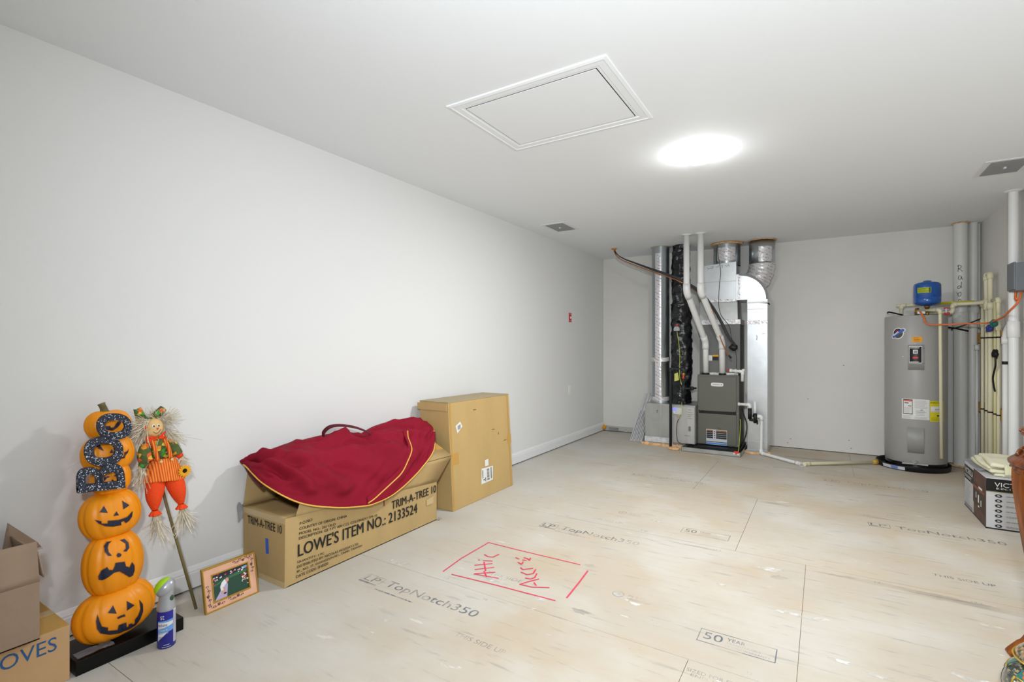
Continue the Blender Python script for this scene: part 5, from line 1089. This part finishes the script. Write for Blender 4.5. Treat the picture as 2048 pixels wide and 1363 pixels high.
s1 = cr(MB(), -107.6, -86.0, 1.055, 1.222, .0112, 0); cr(s1, -106.8, -86.8, 1.061, 1.216, .0118, 1); cr(s1, -101.5, -92.5, 1.10, 1.118, .0124, 2); cr(s1, -101, -93, 1.148, 1.185, .0124, 0); cr(s1, -99.5, -94, 1.155, 1.178, .013, 3)
obj('sticker', s1, [M_PAPER, M_BLACKG, mat('sticker_red','#d63a34',.5), mat('sticker_grey','#8c8f95',.5)], wh, rec=False)
cyf = lambda a0, a1, z0, z1, e: (lambda a, b: cyl(a0+(a1-a0)*a, z0+(z1-z0)*b, e))
s2 = MB(); lines_mb(s2, cyf(-106,-87,1.198,1.212,.0126), 2, 0,1,0,1, 3, th=.6); lines_mb(s2, cyf(-106,-87,1.063,1.072,.0126), 1, 0,1,0,1, 4, th=.6); obj('sticker_print', s2, M_PAPER, wh, rec=False)
s3 = cr(MB(), -102.9, -85.2, 1.260, 1.313); obj('amber_label', s3, M_AMBER, wh, rec=False)
s3 = MB(); lines_mb(s3, cyf(-100,-88,1.265,1.310,.0018), 3, 0,1,0,1, 9, th=.3); obj('label_print', s3, mat('amber_print','#9c4a14',.7), wh, rec=False)
s4 = cr(MB(), -121.6, -72.0, .508, .705); obj('white_label', s4, M_PAPER, wh, rec=False)
s5 = cr(MB(), -119.2, -101.9, .555, .700, .0016, 0); cr(s5, -118.2, -102.9, .562, .693, .0020, 1); cr(s5, -117.8, -103.2, .680, .692, .0024, 2)
cr(s5, -116.5, -109, .660, .668, .0024, 0); cr(s5, -109.5, -104, .632, .640, .0024, 3); obj('warning_label', s5, [M_BLACK, M_PAPER, mat('warn_red','#e0594a',.5), mat('warn_dark','#7c2a22',.5)], wh, rec=False)
s6 = MB(); lines_mb(s6, cyf(-117,-104,.568,.625,.0026), 6, 0,1,0,1, 3, th=.25, n=1); lines_mb(s6, cyf(-98.5,-74,.615,.695,.0018), 8, 0,1,0,1, 12, th=.25); lines_mb(s6, cyf(-98,-75,.512,.535,.0018), 4, 0,1,0,1, 15, th=.3); lines_mb(s6, cyf(-119,-102,.512,.545,.0018), 4, 0,1,0,1, 16, th=.3); lines_mb(s6, cyf(-96,-78,.545,.60,.0018), 4, 0,1,0,1, 17, th=.3)
cr(s6, -88.5, -84, .598, .606, .0018); obj('label_print', s6, M_GPRINT, wh, rec=False)
s7 = cr(MB(), -71.3, -40, .494, .693); obj('energy_label', s7, M_YELLOW, wh, rec=False)
s8 = MB(); text_mb(s8, 'ENERGYGUIDE', cyf(-70,-42,.668,.684,.0018), 0); cr(s8, -70, -44, .585, .640, .0016, 1); text_mb(s8, '$424', cyf(-61,-52,.602,.618,.0022), 0); cr(s8,-69,-46,.593,.595,.0022,0); cr(s8,-57,-50,.545,.557,.0018,0); lines_mb(s8, cyf(-69,-44,.50,.535,.0018), 4, 0,1,0,1, 3, 0, th=.2)
obj('label_print', s8, [M_PRINT, M_PAPER], wh, rec=False)
# round logo sticker with a slanted bar and a star field corner
def lg(a, b): return (-129.5+a*10.5, 1.348+b*.046)
lo = MB()
def lgf(poly, e, mi): patch_mb(lo, poly, lambda a, b: cyl(*lg(a, b), e), .35, mi)
def bar(l, w): # slanted rounded bar
    c_, s_ = math.cos(.62), math.sin(.62); pts = []
    for k in range(24):
        t_ = 6.28318*k/24; x = l*(1 if math.cos(t_) > 0 else -1)+w*math.cos(t_); y = w*math.sin(t_); pts.append((x*c_-y*s_, x*s_+y*c_))
    return pts
lgf(el(0,0,1.12,1.22,28), .0010, 0); lgf(bar(1.25,.42), .0012, 0); lgf(el(-.02,0,.95,1.02,28), .0015, 3)
lgf([(-.02+.95*math.cos(t_), 1.02*math.sin(t_)) for t_ in [.7+k*.2 for k in range(14)]], .0018, 1)
for k in range(3): lgf([(-.15+.28*k,.95-.25*k),(.02+.28*k,.95-.22*k),(-.35+.28*k,.35-.02*k),(-.5+.28*k,.40)], .0021, 2)
lgf(bar(1.15,.30), .0026, 4); lines_mb(lo, lambda a, b: cyl(*lg((-1.0+1.7*a)*.82-(b-.5)*.34, (-1.0+1.7*a)*.58+(b-.5)*.34), .0032), 1, 0, 1, .2, 1.6, 3, 0, th=.5)
obj('round_sticker', lo, [M_PAPER, mat('logo_navy','#232a52',.5), mat('logo_red','#a8332e',.5), mat('logo_grey','#50504e',.5), mat('logo_blue','#4a66b8',.5)], wh, rec=False)
obj('drain_valve', MB().lathe([(0,.02),(.012,.02),(.016,.012),(.026,.008),(.03,0)], cyl(-97.5,.085,-.002), 20, Matrix.Rotation(math.radians(90),3,'X')), M_TANKD, wh)
obj('drain_lever', MB().box((.66,6.195,.068),(.86,6.205,.082)), mat('lever_grey','#aaa9a8',.4), wh, bevel=.003)
obj('screw', MB().ell(cyl(-119.5,1.118,.002),(.006,.004,.004)), M_WHITE, wh); obj('screw', MB().ell(cyl(-97.5,1.243,.002),(.005,.004,.005)), M_WHITE, wh)
# relief valve discharge pipe
rp = thing('discharge_pipe', 'cream discharge pipe hanging down the right front of the heater', 'pipe', (.96,6.18,.15))
plumb([(.80,6.40,1.575),(.945,6.185,1.565),(.955,6.185,.155)], .0135, M_CPVC, rp, ends=(0,0), bend=.02, fr=1.3)
obj('relief_valve', MB().tube([(.80,6.40,1.52),(.80,6.40,1.60)], .018, 12), mat('brass','#a8863c'), rp)
# expansion tank
et = thing('expansion_tank', 'small glossy blue expansion tank with yellow label above the heater', 'tank', (.865,6.37,1.60))
c = (.875,6.37)
obj('vessel', MB().lathe([(.016,1.613),(.05,1.622),(.088,1.632),(.104,1.645),(.108,1.66),(.1085,1.70),(.1065,1.702),(.1085,1.704),(.108,1.82),(.100,1.838),(.075,1.850),(.034,1.856),(.032,1.866),(.012,1.870),(0,1.870)], (*c,0), 48), M_BLUE, et)
obj('stem', MB().lathe([(.018,1.535),(.018,1.60),(.024,1.602),(.024,1.618)], (*c,0), 10), mat('brass','#a8863c'), et)
yl = MB(); yl.grid(lambda u, v: (c[0]+.110*math.cos(math.radians(-140+58*u)), c[1]+.110*math.sin(math.radians(-140+58*u)), 1.742+.052*v), 12, 1); obj('label', yl, mat('label_chartreuse','#b0bd18',.5), et, rec=False)
yl = MB(); lines_mb(yl, lambda a, b: Vector((c[0]+.111*math.cos(math.radians(-137+45*a)), c[1]+.111*math.sin(math.radians(-137+45*a)), 1.746+.044*b)), 4, 0,1,0,1, 5, th=.3); yl.grid(lambda u, v: (c[0]+.111*math.cos(math.radians(-91+7*u)), c[1]+.111*math.sin(math.radians(-91+7*u)), 1.744+.048*v), 3, 1); obj('label_print', yl, mat('label_green_print','#4c5c20',.6), et, rec=False)
# pipes over the heater
ho = thing('supply_pipe', 'long cream water pipe behind the blue tank along the back wall', 'pipe', (.9,6.7,1.63))
plumb([(.700,6.60,1.53),(.700,6.60,1.645),(1.28,6.50,1.645)], .0155, M_CPVC, ho, bend=.02, fr=1.3); obj('yellow_band', MB().tube([(.98,6.535,1.651),(1.25,6.49,1.651)], .0135, 12), mat('yellow_stripe','#d6cc2e',.5), ho)
obj('stub', MB().tube([(.655,6.61,1.645),(.70,6.60,1.645)], .0155, 12), M_CPVC, ho)
co = thing('supply_pipe', 'cream water pipe stepping down beside the red valve', 'pipe', (1.1,6.4,1.5))
plumb([(1.28,6.30,1.628),(1.075,6.42,1.628),(1.075,6.42,1.552),(.86,6.50,1.552)], .0155, M_CPVC, co, bend=.02, fr=1.3)
va_ = thing('shutoff_valve', 'small red and white shutoff valve beside the grey heater', 'valve', (1.02,6.4,1.5))
obj('handle', MB().box((1.005,6.385,1.585),(1.045,6.40,1.60)), M_RED, va_, bevel=.003); obj('stem', MB().tube([(1.022,6.39,1.545),(1.022,6.39,1.588)], .009, 10), M_WHITE, va_); obj('tag', MB().box((1.005,6.385,1.525),(1.05,6.392,1.55)), M_RED, va_, bevel=.002)
# radon pipe
c = (1.185,6.71); ra_ = thing('radon_pipe', 'thick white pipe with Radon handwritten down its front', 'pipe', (*c,0))
obj('pipe', MB().lathe([(.057,0),(.057,ROOM_H)], (*c,0), 32), M_GREYPVC, ra_)
obj('coupling', MB().lathe([(.057,1.42),(.064,1.425),(.064,1.56),(.057,1.565)], (*c,0), 32), M_GREYPVC, ra_)
def rp_(x, z): a = math.radians(-106)+x/.057; return (c[0]+.0582*math.cos(a), c[1]+.0582*math.sin(a), z)
hw = MB()
def stroke(pts, dx, dz, s=1): hw.tube([rp_(dx+x*s, dz+z*s) for x, z in [(p.x,p.y) for p in smooth_path([(a,b,0) for a,b in pts], 4)]], .0021, 6)
stroke([(-.014,-.03),(-.012,.0),(-.011,.035)],0,2.0); stroke([(-.018,.025),(-.006,.038),(.012,.022),(.004,.004),(-.010,.0),(.006,-.01),(.020,-.03)],0,2.0)
stroke([(.010,.02),(-.004,.024),(-.012,.0),(-.002,-.016),(.008,-.006),(.012,.018),(.014,-.004),(.024,-.016)],0,1.905)
stroke([(.004,.004),(-.012,.0),(-.018,-.018),(-.006,-.024),(.006,-.008),(.014,.04)],0,1.825); stroke([(.010,.0),(.012,-.02)],0,1.825)
stroke([(.006,.022),(-.012,.006),(-.012,-.016),(.002,-.022),(.010,0),(.006,.022)],0,1.745); stroke([(-.026,.016),(-.014,.008)],0,1.745)
stroke([(-.012,-.025),(-.008,.008),(-.004,.020),(.008,.016),(.010,-.004),(.020,-.022)],0,1.672)
obj('handwriting', hw, M_PRINT, ra_)
foamring(c, .062, ROOM_H-.002, .010, 4, 'foam_ring', 'thin orange foam ring above the handwritten pipe')
foamring(c, .07, .016, .016, 6, 'foam_ring', 'orange foam ring at the foot of the handwritten pipe')
tag(obj('black_strap', MB().hexa([(1.075,6.62,1.405),(1.08,6.62,1.405),(1.08,6.625,1.405),(1.075,6.625,1.405)],[(1.075,6.62,1.42),(1.08,6.62,1.42),(1.08,6.625,1.42),(1.075,6.625,1.42)]).tube([(1.075,6.625,1.412),(1.14,6.64,1.398),(1.235,6.66,1.372)], .009, 6), M_BLACK), 'black strap across the thick handwritten pipe', 'strap')
tag(obj('black_strap', MB().tube([(1.10,6.63,1.39),(1.20,6.645,1.43),(1.325,6.66,1.492)], .006, 6), M_BLACK), 'thin black strap rising from the thick pipe to the right wall', 'strap')
# drain stack in the corner
c = (1.295,6.785); ds = thing('corner_pipe', 'pale drain pipe standing in the dim back right corner', 'pipe', (*c,0))
obj('upper_pipe', MB().lathe([(.038,1.60),(.038,ROOM_H)], (*c,0), 28), M_GREYPVC, ds); obj('coupling', MB().lathe([(.046,1.55),(.046,1.62),(.040,1.625)], (*c,0), 28), M_GREYPVC, ds)
c = (1.285,6.765); obj('lower_pipe', MB().lathe([(.042,0),(.042,1.50),(.044,1.56)], (*c,0), 28), M_GREYPVC, ds)
# right wall pipe bank
def bank(y, r, z1, label, m=M_CPVC, x=1.30, y2=None):
    t = thing('water_pipe', label, 'pipe', (x, y, 0), 'upright water pipes on the right wall'); obj('pipe', MB().tube([(x,y,0),(x,y2 or y,z1)], r, 16), m, t); return t
b1 = bank(6.46,.0125,1.60,'leftmost slim cream upright pipe in the right wall bank'); obj('tee', MB().tube([(1.30,6.46,1.40),(1.30,6.46,1.48)], .018, 14), M_CPVC, b1); obj('collar', MB().tube([(1.30,6.46,1.60),(1.30,6.46,1.66)], .019, 14), M_CPVC, b1)
b2 = bank(6.315,.0135,1.66,'second cream upright pipe from the left, rising to the tall loop')
plumb([(1.30,6.315,1.60),(1.30,6.335,1.885),(1.30,6.20,1.885),(1.30,6.195,1.60)], .0185, M_CPVC, b2, bend=.03, fr=1.22); obj('tee', MB().tube([(1.30,6.315,1.56),(1.30,6.315,1.66)], .024, 14), M_CPVC, b2); obj('outlet', MB().tube([(1.27,6.32,1.628),(1.30,6.315,1.628)], .019, 14), M_CPVC, b2)
b3 = bank(6.19,.0195,1.62,'thick cream upright pipe in the middle of the bank'); obj('collar', MB().tube([(1.30,6.19,1.56),(1.30,6.19,1.62)], .025, 14), M_CPVC, b3)
b4_ = bank(6.045,.0120,1.63,'slim yellow upright pipe in the right wall bank', M_CPVCY); plumb([(1.30,6.13,1.635),(1.30,5.95,1.635),(1.30,5.945,1.50)], .014, M_CPVC, b4_, bend=.02, fr=1.3)
b5 = bank(5.945,.0125,1.50,'rightmost slim cream upright pipe behind the black clamp'); obj('collar', MB().tube([(1.30,5.945,1.36),(1.30,5.945,1.42)], .020, 14), M_CPVC, b5)
for y, z, m_, lb_ in ((6.03,1.375,'#33408c','blue valve clamp on the yellow upright pipe'),(5.90,1.415,'#1f6a66','teal valve clamp between the upright pipes')):
    t = thing('valve_clamp', lb_, 'valve', (1.26,y,z)); obj('body', MB().tube(smooth_path([(1.262,y+.05,z-.02),(1.262,y+.03,z+.02),(1.262,y-.01,z+.022),(1.262,y-.03,z-.01),(1.262,y-.045,z+.012)],4), .017, 10), mat('clamp_'+m_[1:3], m_, .4), t); obj('knob', MB().ell((1.245,y,z+.012),(.012,.02,.016)), mat('clamp_'+m_[1:3], m_), t)
lw_ = thing('wood_block', 'upper pair of tan wood blocks behind the pipe bank', 'wood block', (1.34,6.3,1.27)); obj('block', MB().box((1.315,6.48,1.255),(1.36,6.73,1.355)), M_LUMBER, lw_); obj('block', MB().box((1.315,5.91,1.255),(1.36,6.17,1.355)), M_LUMBER, lw_)
lw_ = thing('wood_block', 'lower pair of tan wood blocks behind the pipe bank', 'wood block', (1.34,6.3,.6)); obj('block', MB().box((1.315,6.44,.575),(1.36,6.73,.665)), M_LUMBER, lw_); obj('block', MB().box((1.315,5.93,.575),(1.36,6.17,.665)), M_LUMBER, lw_)
for z, nm in ((1.30,'upper'),(.62,'lower')):
    s_ = MB()
    for y, r in ((6.46,.014),(6.315,.015),(6.19,.021),(6.045,.0135),(5.945,.014)): s_.lathe([(r,z-.006),(r+.0015,z-.006),(r+.0015,z+.006),(r,z+.006)], (1.30,y,-.00), 16); s_.box((1.31,y-.002,z-.004),(1.32,y+.002,z+.004))
    tag(obj('pipe_hangers', s_, M_BLACK), nm+' row of black pipe hangers across the pipe bank', 'hanger')
tag(obj('black_clamp', blob(MB(), (1.275,5.935,1.155), (.022,.045,.040), 5, k=.5), M_BLACK), 'black clamp gripping the rightmost slim pipe', 'clamp')
tag(obj('black_cable', MB().tube(smooth_path([(1.27,5.90,1.13),(1.27,5.90,1.05),(1.27,5.97,.95),(1.27,5.95,.88),(1.27,5.91,.83)],8), .007, 8), M_BLACK), 'short black cable hanging below the black clamp', 'cable')
bp_ = thing('drain_pipe', 'thick white drain pipe standing against the right wall', 'pipe', (1.30,5.545,0)); c = (1.30,5.54)
obj('pipe', MB().lathe([(.031,0),(.031,ROOM_H)], (*c,0), 28), M_PVC, bp_); obj('coupling', MB().lathe([(.031,1.29),(.038,1.295),(.038,1.42),(.031,1.425)], (*c,0), 28), M_PVC, bp_); obj('ceiling_flange', MB().lathe([(.0312,ROOM_H-.012),(.042,ROOM_H-.010),(.053,ROOM_H-.006),(.057,ROOM_H)], (*c,0), 28), M_PVC, bp_)
wp = thing('drain_pipe', 'thinner white drain pipe with black band beside the thick one', 'pipe', (1.295,5.755,0))
obj('pipe', MB().tube([(1.30,5.745,0),(1.30,5.745,1.30)], .021, 22), M_PVC, wp); obj('band', MB().lathe([(.0215,1.07),(.0235,1.07),(.0235,1.095),(.0215,1.095)], (1.30,5.745,0), 22), M_BLACK, wp); obj('collar', MB().tube([(1.30,5.745,1.24),(1.30,5.745,1.30)], .027, 22), M_PVC, wp)
obj('wye', MB().tube(smooth_path([(1.30,5.745,1.29),(1.30,5.73,1.33),(1.30,5.67,1.38),(1.30,5.58,1.41)],5), .023, 20), M_PVC, wp)
tp_ = thing('thin_pipe', 'thin pale capped pipe behind the wood blocks', 'pipe', (1.298,6.66,0)); obj('pipe', MB().tube([(1.298,6.66,0),(1.298,6.66,1.20)], .013, 14), M_GREYPVC, tp_); obj('cap', MB().tube([(1.298,6.66,1.18),(1.298,6.66,1.235)], .019, 14), M_GREYPVC, tp_)
# disconnect box with orange cable
db = thing('disconnect_box', 'grey electrical disconnect box on the right wall beside the thick pipe', 'electrical box', (1.30,5.45,1.65))
obj('case', MB().box((1.255,5.30,1.650),(1.36,5.475,1.865)), M_BOXDK, db, bevel=.005); obj('lid', MB().box((1.245,5.30,1.66),(1.257,5.47,1.872)), M_BOXDK, db, bevel=.004)
obj('handle', MB().tube([(1.285,5.475,1.795),(1.285,5.51,1.795)], .022, 16), M_BOXDK, db); obj('handle_pad', MB().ell((1.285,5.515,1.79),(.022,.014,.032)), M_BOXDK, db)
for k, x in enumerate((1.275,1.31)): obj('rib', MB().tube([(x,5.478,1.67),(x,5.478,1.86)], .005, 8), M_BOXDK, db)
oc = thing('orange_cable', 'orange power cable from the heater top past the pipes to the grey box', 'cable', (1.1,6.2,1.42))
P = smooth_path([(.80,6.46,1.53),(.79,6.36,1.555),(.805,6.25,1.555),(.825,6.195,1.50),(.84,6.175,1.44),(.90,6.165,1.425),(1.0,6.14,1.425),(1.12,6.10,1.428),(1.24,6.06,1.428),(1.255,5.97,1.432),(1.245,5.80,1.44),(1.255,5.66,1.455),(1.252,5.54,1.47),(1.245,5.40,1.50),(1.27,5.34,1.55),(1.29,5.34,1.60),(1.30,5.36,1.652)], 8)
obj('cable', MB().tube(P, .0075, 10), M_ORANGE, oc)
tag(obj('orange_cable', MB().tube(smooth_path([(1.29,5.44,1.652),(1.285,5.43,1.60),(1.28,5.38,1.58),(1.27,5.33,1.59)],6), .009, 10), M_ORANGE), 'short orange cable loop under the grey box', 'cable')
tag(obj('black_lever', MB().tube(smooth_path([(.70,6.56,1.545),(.66,6.50,1.552),(.58,6.44,1.572),(.565,6.44,1.56)],5), .008, 8), M_BLACK), 'black strap lying on the heater top left', 'strap')
tag(obj('cable_clamp', MB().box((.785,6.25,1.535),(.845,6.29,1.560)), M_WHITE, bevel=.003), 'white cable clamp on the heater top', 'clamp')

# ------------------------------------------------------------------ turntable carton and folded cloth
X0, X1, Y0, Y1, Z1_ = .932, 1.33, 4.545, 5.14, .342
vc = thing('turntable_carton', 'grey and black printed turntable carton on the floor at right', 'box', (1.13,4.84,0))
obj('carton', MB().box((X0,Y0,0),(X1,Y1,Z1_)), M_VGREY, vc, bevel=.005)
fr2 = frame((X0,Y0-.0008,0),(1,0,0),(0,0,1),X1-X0,Z1_); lf2 = frame((X0-.0008,Y1,0),(0,-1,0),(0,0,1),Y1-Y0,Z1_)
pn_ = MB(); rect_mb(pn_, fr2, .0,.74,1,.985,0); rect_mb(pn_, fr2, 0,.725,1,.745,2); rect_mb(pn_, lf2, 0,.62,.46,.93,0); pn_.flat([lf2(.46,.02),lf2(1,.02),lf2(1,.985),lf2(.46,.985)],1)
e_ = Vector((-.0006,0,0)); pn_.flat([lf2(.44,.28)+e_,lf2(.44,.66)+e_,lf2(.52,.72)+e_,lf2(.97,.60)+e_,lf2(.97,.20)+e_],3); rect_mb(pn_, lambda a,b: lf2(a,b)+e_*2, .44,.60,.96,.66,4)
rect_mb(pn_, lambda a,b: lf2(a,b)+e_*3, .70,.66,.86,.70,5)
obj('printed_panel', pn_, [M_VBLK, M_VBRN, mat('carton_olive','#8b8f6c',.5), mat('carton_dark_brown','#3d2a24',.5), mat('carton_rust','#7c4a33',.5), M_PAPER], vc, rec=False)
tx = MB(); text_mb(tx, 'VICTROLA', lambda a,b: fr2(.105+a*.56,.855+b*.085-.02)+Vector((0,-.0008,0))); text_mb(tx, '8-IN-1 TURNTABLE', lambda a,b: fr2(.125+a*.60,.785+b*.035)+Vector((0,-.0008,0)))
text_mb(tx, 'VICTROLA', lambda a,b: lf2(.03+a*.40,.76+b*.12)+e_); 
for a, b, w, h_ in ((.58,.42,.03,.12),(.68,.36,.05,.16),(.80,.33,.03,.12),(.68,.27,.06,.035)): rect_mb(tx, lambda p,q: lf2(p,q)+e_*4, a,b,a+w,b+h_)
lines_mb(tx, lambda a,b: lf2(.03+a*.38,.66+b*.07)+e_, 2,0,1,0,1,3)
obj('lettering', tx, M_PAPER, vc, rec=False)
ic = MB()
for k in range(7):
    b = .66-.098*k; P_ = el(.155,b,.045,.030,16); ic.add([fr2(p,q)+Vector((0,-.0004,0)) for p,q in P_], [tuple(range(16))], 0); ic.add([fr2(.155+(p-.155)*.45,b+(q-b)*.45)+Vector((0,-.0008,0)) for p,q in P_], [tuple(range(16))], 1)
    lines_mb(ic, lambda p,q: fr2(.25+p*.55,b-.018+q*.036)+Vector((0,-.0004,0)), 2 if k in (2,4,6) else 1, 0,1,0,1,k,2,th=.4)
lines_mb(ic, lambda a,b: lf2(.04+a*.28,.12+b*.46)+e_, 9,0,1,0,1,3,2,th=.2); rect_mb(ic, lambda a,b: lf2(a,b)+e_, .02,.04,.40,.10,2)
obj('icons', ic, [M_BLACK, M_VGREY, M_GPRINT], vc, rec=False)
obj('base_edge', MB().box((X0-.001,Y0-.001,0),(X1+.001,Y1+.001,.009)), M_BLACK, vc)
fc = thing('folded_cloth', 'cream ribbed cloth folded in layers on top of the turntable carton', 'cloth', (1.15,4.8,.343))
def layer(z, th, x0, y0, x1, y1, seed, m, name='layer'):
    def top(u, v):
        x = x0+(x1-x0)*u; y = y0+(y1-y0)*v; e = min(u,1-u,v,1-v)*12; rr = min(1,e); zz = z+th*math.sqrt(max(0,1-(1-rr)**2))
        n = noise.noise(Vector((u*3+seed,v*3,seed)))*.012; return (x+.012*math.sin(v*4+seed), y+.012*math.sin(u*5+seed*2), zz+n*rr)
    def bot(u, v):
        p = top(u, v); e = min(u,1-u,v,1-v)*12; rr = min(1,e); return (p[0],p[1],z-.0+noise.noise(Vector((u*3+seed,v*3,seed)))*.004*rr)
    mb = MB(); mb.grid(top, 30, 30); mb.grid(bot, 30, 30); return obj(name, mb, m, fc)
layer(.345,.020,.975,4.60,1.355,5.16,1,M_CLOTH); layer(.364,.018,.960,4.63,1.35,5.15,2.3,M_CLOTH); layer(.381,.020,.965,4.66,1.35,5.12,3.1,M_CLOTH); layer(.399,.022,.985,4.64,1.35,5.10,4.7,M_CLOTH)
obj('corner_fold', MB().grid(lambda u, v: (1.04+.31*u, 4.625-.02*v*(1-u), .418-.065*v+.006*math.sin(u*6)), 20, 8), M_RIB, fc, solid=.008)
obj('plastic_bag', MB().grid(lambda u, v: (.925+.10*u, 5.13-.42*v, .350+.03*u+.012*noise.noise(Vector((u*6,v*9,2)))), 12, 30), M_FILM, vc, solid=.001)

# ------------------------------------------------------------------ carved stand and painted jar at the right edge
sd = thing('carved_stand', 'carved varnished wooden stand with curved legs at the right edge', 'stand', (.942,2.777,0))
C0 = Vector((.942,2.777,0))
legp = [(.315,0),(.322,.012),(.300,.040),(.272,.075),(.258,.12),(.252,.22),(.256,.34),(.272,.46),(.286,.58),(.294,.66),(.294,.73),(.285,.765)]
def leg(ang):
    P = smooth_path([(r_,0,z) for r_, z in legp], 4); d = Vector((math.cos(ang), math.sin(ang), 0)); s = Vector((-d.y,d.x,0)); vs = []
    for p in P:
        z = p.z; w = .022 if z < .06 else .016+.030*(z/.77)**2; th = .030 if z < .05 else .026+.045*(z/.77)**1.5
        o = C0+d*p.x+Vector((0,0,z)); vs += [o-s*w, o-s*w*.9-d*th, o+s*w*.9-d*th, o+s*w]
    n = len(P); fs = [(4*i+k,4*i+(k+1)%4,4*i+4+(k+1)%4,4*i+4+k) for i in range(n-1) for k in range(4)]+[(0,1,2,3),(4*n-4,4*n-3,4*n-2,4*n-1)]
    return obj('leg', MB().add(vs, fs, 0, True), M_WOOD, sd, bevel=.004)
for k in range(4): leg(math.radians(188+90*k))
ap = MB()
def apr(u, v):
    a = 6.28318*u; lob = abs(math.sin(a*6+.5)); rr = .238+.040*v+.010*math.sin(v*math.pi)+.010*lob*v; return C0+Vector((rr*math.cos(a), rr*math.sin(a), .800-.055*v-.022*lob*v))
obj('apron', ap.grid(apr, 144, 10), M_WOODD, sd, solid=.02)
for k in range(16):
    a = math.radians(188-22.5+k*22.5); d = Vector((math.cos(a), math.sin(a), 0)); s = Vector((-d.y,d.x,0)); pts = []
    for j in range(26):
        t_ = j/25; th_ = t_*9.5; r_ = .030*(1-t_*.82); pts.append(C0+d*(.272-.35*r_*math.sin(th_))+s*(.01+r_*math.cos(th_)*1.1)+Vector((0,0,.782+r_*math.sin(th_)*.8)))
    obj('scroll', MB().tube(pts, [.0075*(1-.5*j/25) for j in range(26)], 8), M_WOODD, sd)
tpm = MB().lathe([(0,.838),(.205,.838),(.222,.83),(.245,.812),(.285,.775),(.302,.760),(.300,.752),(.285,.750),(.25,.78),(0,.79)], C0, 64); obj('top', tpm, M_WOODD, sd)
for k in range(24):
    a = 2*math.pi*k/24; obj('bead', MB().ell(C0+Vector((.215*math.cos(a),.215*math.sin(a),.840)),(.012,.012,.008)), M_WOODD, sd)
obj('crown', MB().lathe([(.15,.838),(.155,.85),(.22,.860),(.262,.870),(.265,.877),(.258,.887),(.235,.895),(.15,.905),(0,.905)], C0, 64), M_WOODD, sd)
for k in range(36):
    a = 2*math.pi*k/36; obj('bead', MB().ell(C0+Vector((.260*math.cos(a),.260*math.sin(a),.883)),(.0085,.0085,.0065)), M_WOODD, sd)
# painted jar
jc = Vector((.648,2.275,0)); jr = thing('painted_jar', 'painted porcelain jar with green and orange flowers at the lower right corner', 'jar', (jc.x,jc.y,0))
def jar_mat(name, base, cols, scale, thr):
    m = speckle(name, base, cols, scale, thr, .15); m.node_tree.nodes['Principled BSDF'].inputs['Coat Weight'].default_value = .6; return m
MJ = jar_mat('jar_enamel', '#3a3f38', ['#2f4038','#5e5a50','#8f8468','#2a302c'], 110, .3); MJ2 = jar_mat('jar_brocade', '#8a7458', ['#5e5442','#3a4a34','#b09a74','#8c5a3c'], 120, .3)
M_JG = mat('jar_gilt', '#c9a63c', .2, metal=.5); M_JT = mat('jar_teal', '#1f6a60', .15, coat=.6); M_JO = mat('jar_orange', '#d8571e', .2, coat=.6); M_JC = mat('jar_cream', '#cfd6c8', .15, coat=.6); M_JGR = mat('jar_green', '#176038', .2, coat=.6)
JP = [(p.x, p.y) for p in smooth_path([(.10,.015,0),(.128,.055,0),(.140,.100,0),(.139,.132,0),(.128,.160,0),(.105,.183,0),(.08,.194,0)], 6)]
obj('body', MB().lathe([(.0,0),(.085,0)]+JP, jc, 96), MJ, jr)
obj('neck', MB().lathe([(.080,.192),(.085,.198),(.106,.206),(.110,.213),(.103,.226),(.083,.248),(.068,.275),(.060,.335),(.062,.36),(.075,.38),(.07,.382),(.05,.36)], jc, 64), MJ2, jr)
obj('gilt_rim', MB().tube([jc+Vector((.113*math.cos(t_),.111*math.sin(t_),.210)) for t_ in [k*6.28318/64 for k in range(64)]], .0028, 8, closed=True), M_JG, jr)
def js(a, z): # body surface
    pr = JP
    for (r0,z0),(r1,z1) in zip(pr, pr[1:]):
        if z0 <= z <= z1: r = r0+(r1-r0)*(z-z0)/(z1-z0); break
    else: r = .08
    return jc+Vector(((r+.0010)*math.cos(math.radians(a)),(r+.0010)*math.sin(math.radians(a)),z))
def jpatch(name, a0, a1, z0, z1, m, e=0): 
    def f(u, v):
        p = js(a0+(a1-a0)*u, z0+(z1-z0)*v); d = (p-jc); d.z = 0; return p+d.normalized()*e+Vector((0,0,e))
    return obj(name, MB().grid(f, 40, 20), m, jr, rec=False)
for k in range(4):
    a = -160+90*k; jpatch('teal_band', a, a+62, .163, .190, M_JT); jpatch('cream_panel', a+2, a+60, .05, .150, M_JC)
    obj('gilt_line', MB().tube([js(a+62*t_/16, .161-.0*t_) for t_ in range(17)], .002, 6), M_JG, jr); obj('gilt_line', MB().tube([js(a, .045+.116*t_/12) for t_ in range(13)], .0022, 6), M_JG, jr)
    for q, (da, z) in enumerate(((8,.178),(12,.170),(30,.176))):
        n_j = (js(a+da,z)-jc-Vector((0,0,.10))).normalized(); obj('flower', MB().ell(js(a+da,z)-n_j*.001,(.0095,.0095,.0022),R=n_j.to_track_quat('Z','Y').to_matrix()), M_JO, jr)
    for q, (da, z, s_) in enumerate(((14,.115,.018),(22,.105,.022),(34,.11,.017),(44,.10,.02))): obj('tree_motif', MB().ell(js(a+da,z)-Vector((math.cos(math.radians(a+da)),math.sin(math.radians(a+da)),0))*.001,(.0035,s_*.45,s_),R=Matrix.Rotation(math.radians(a+da),3,'Z')), M_JGR, jr)
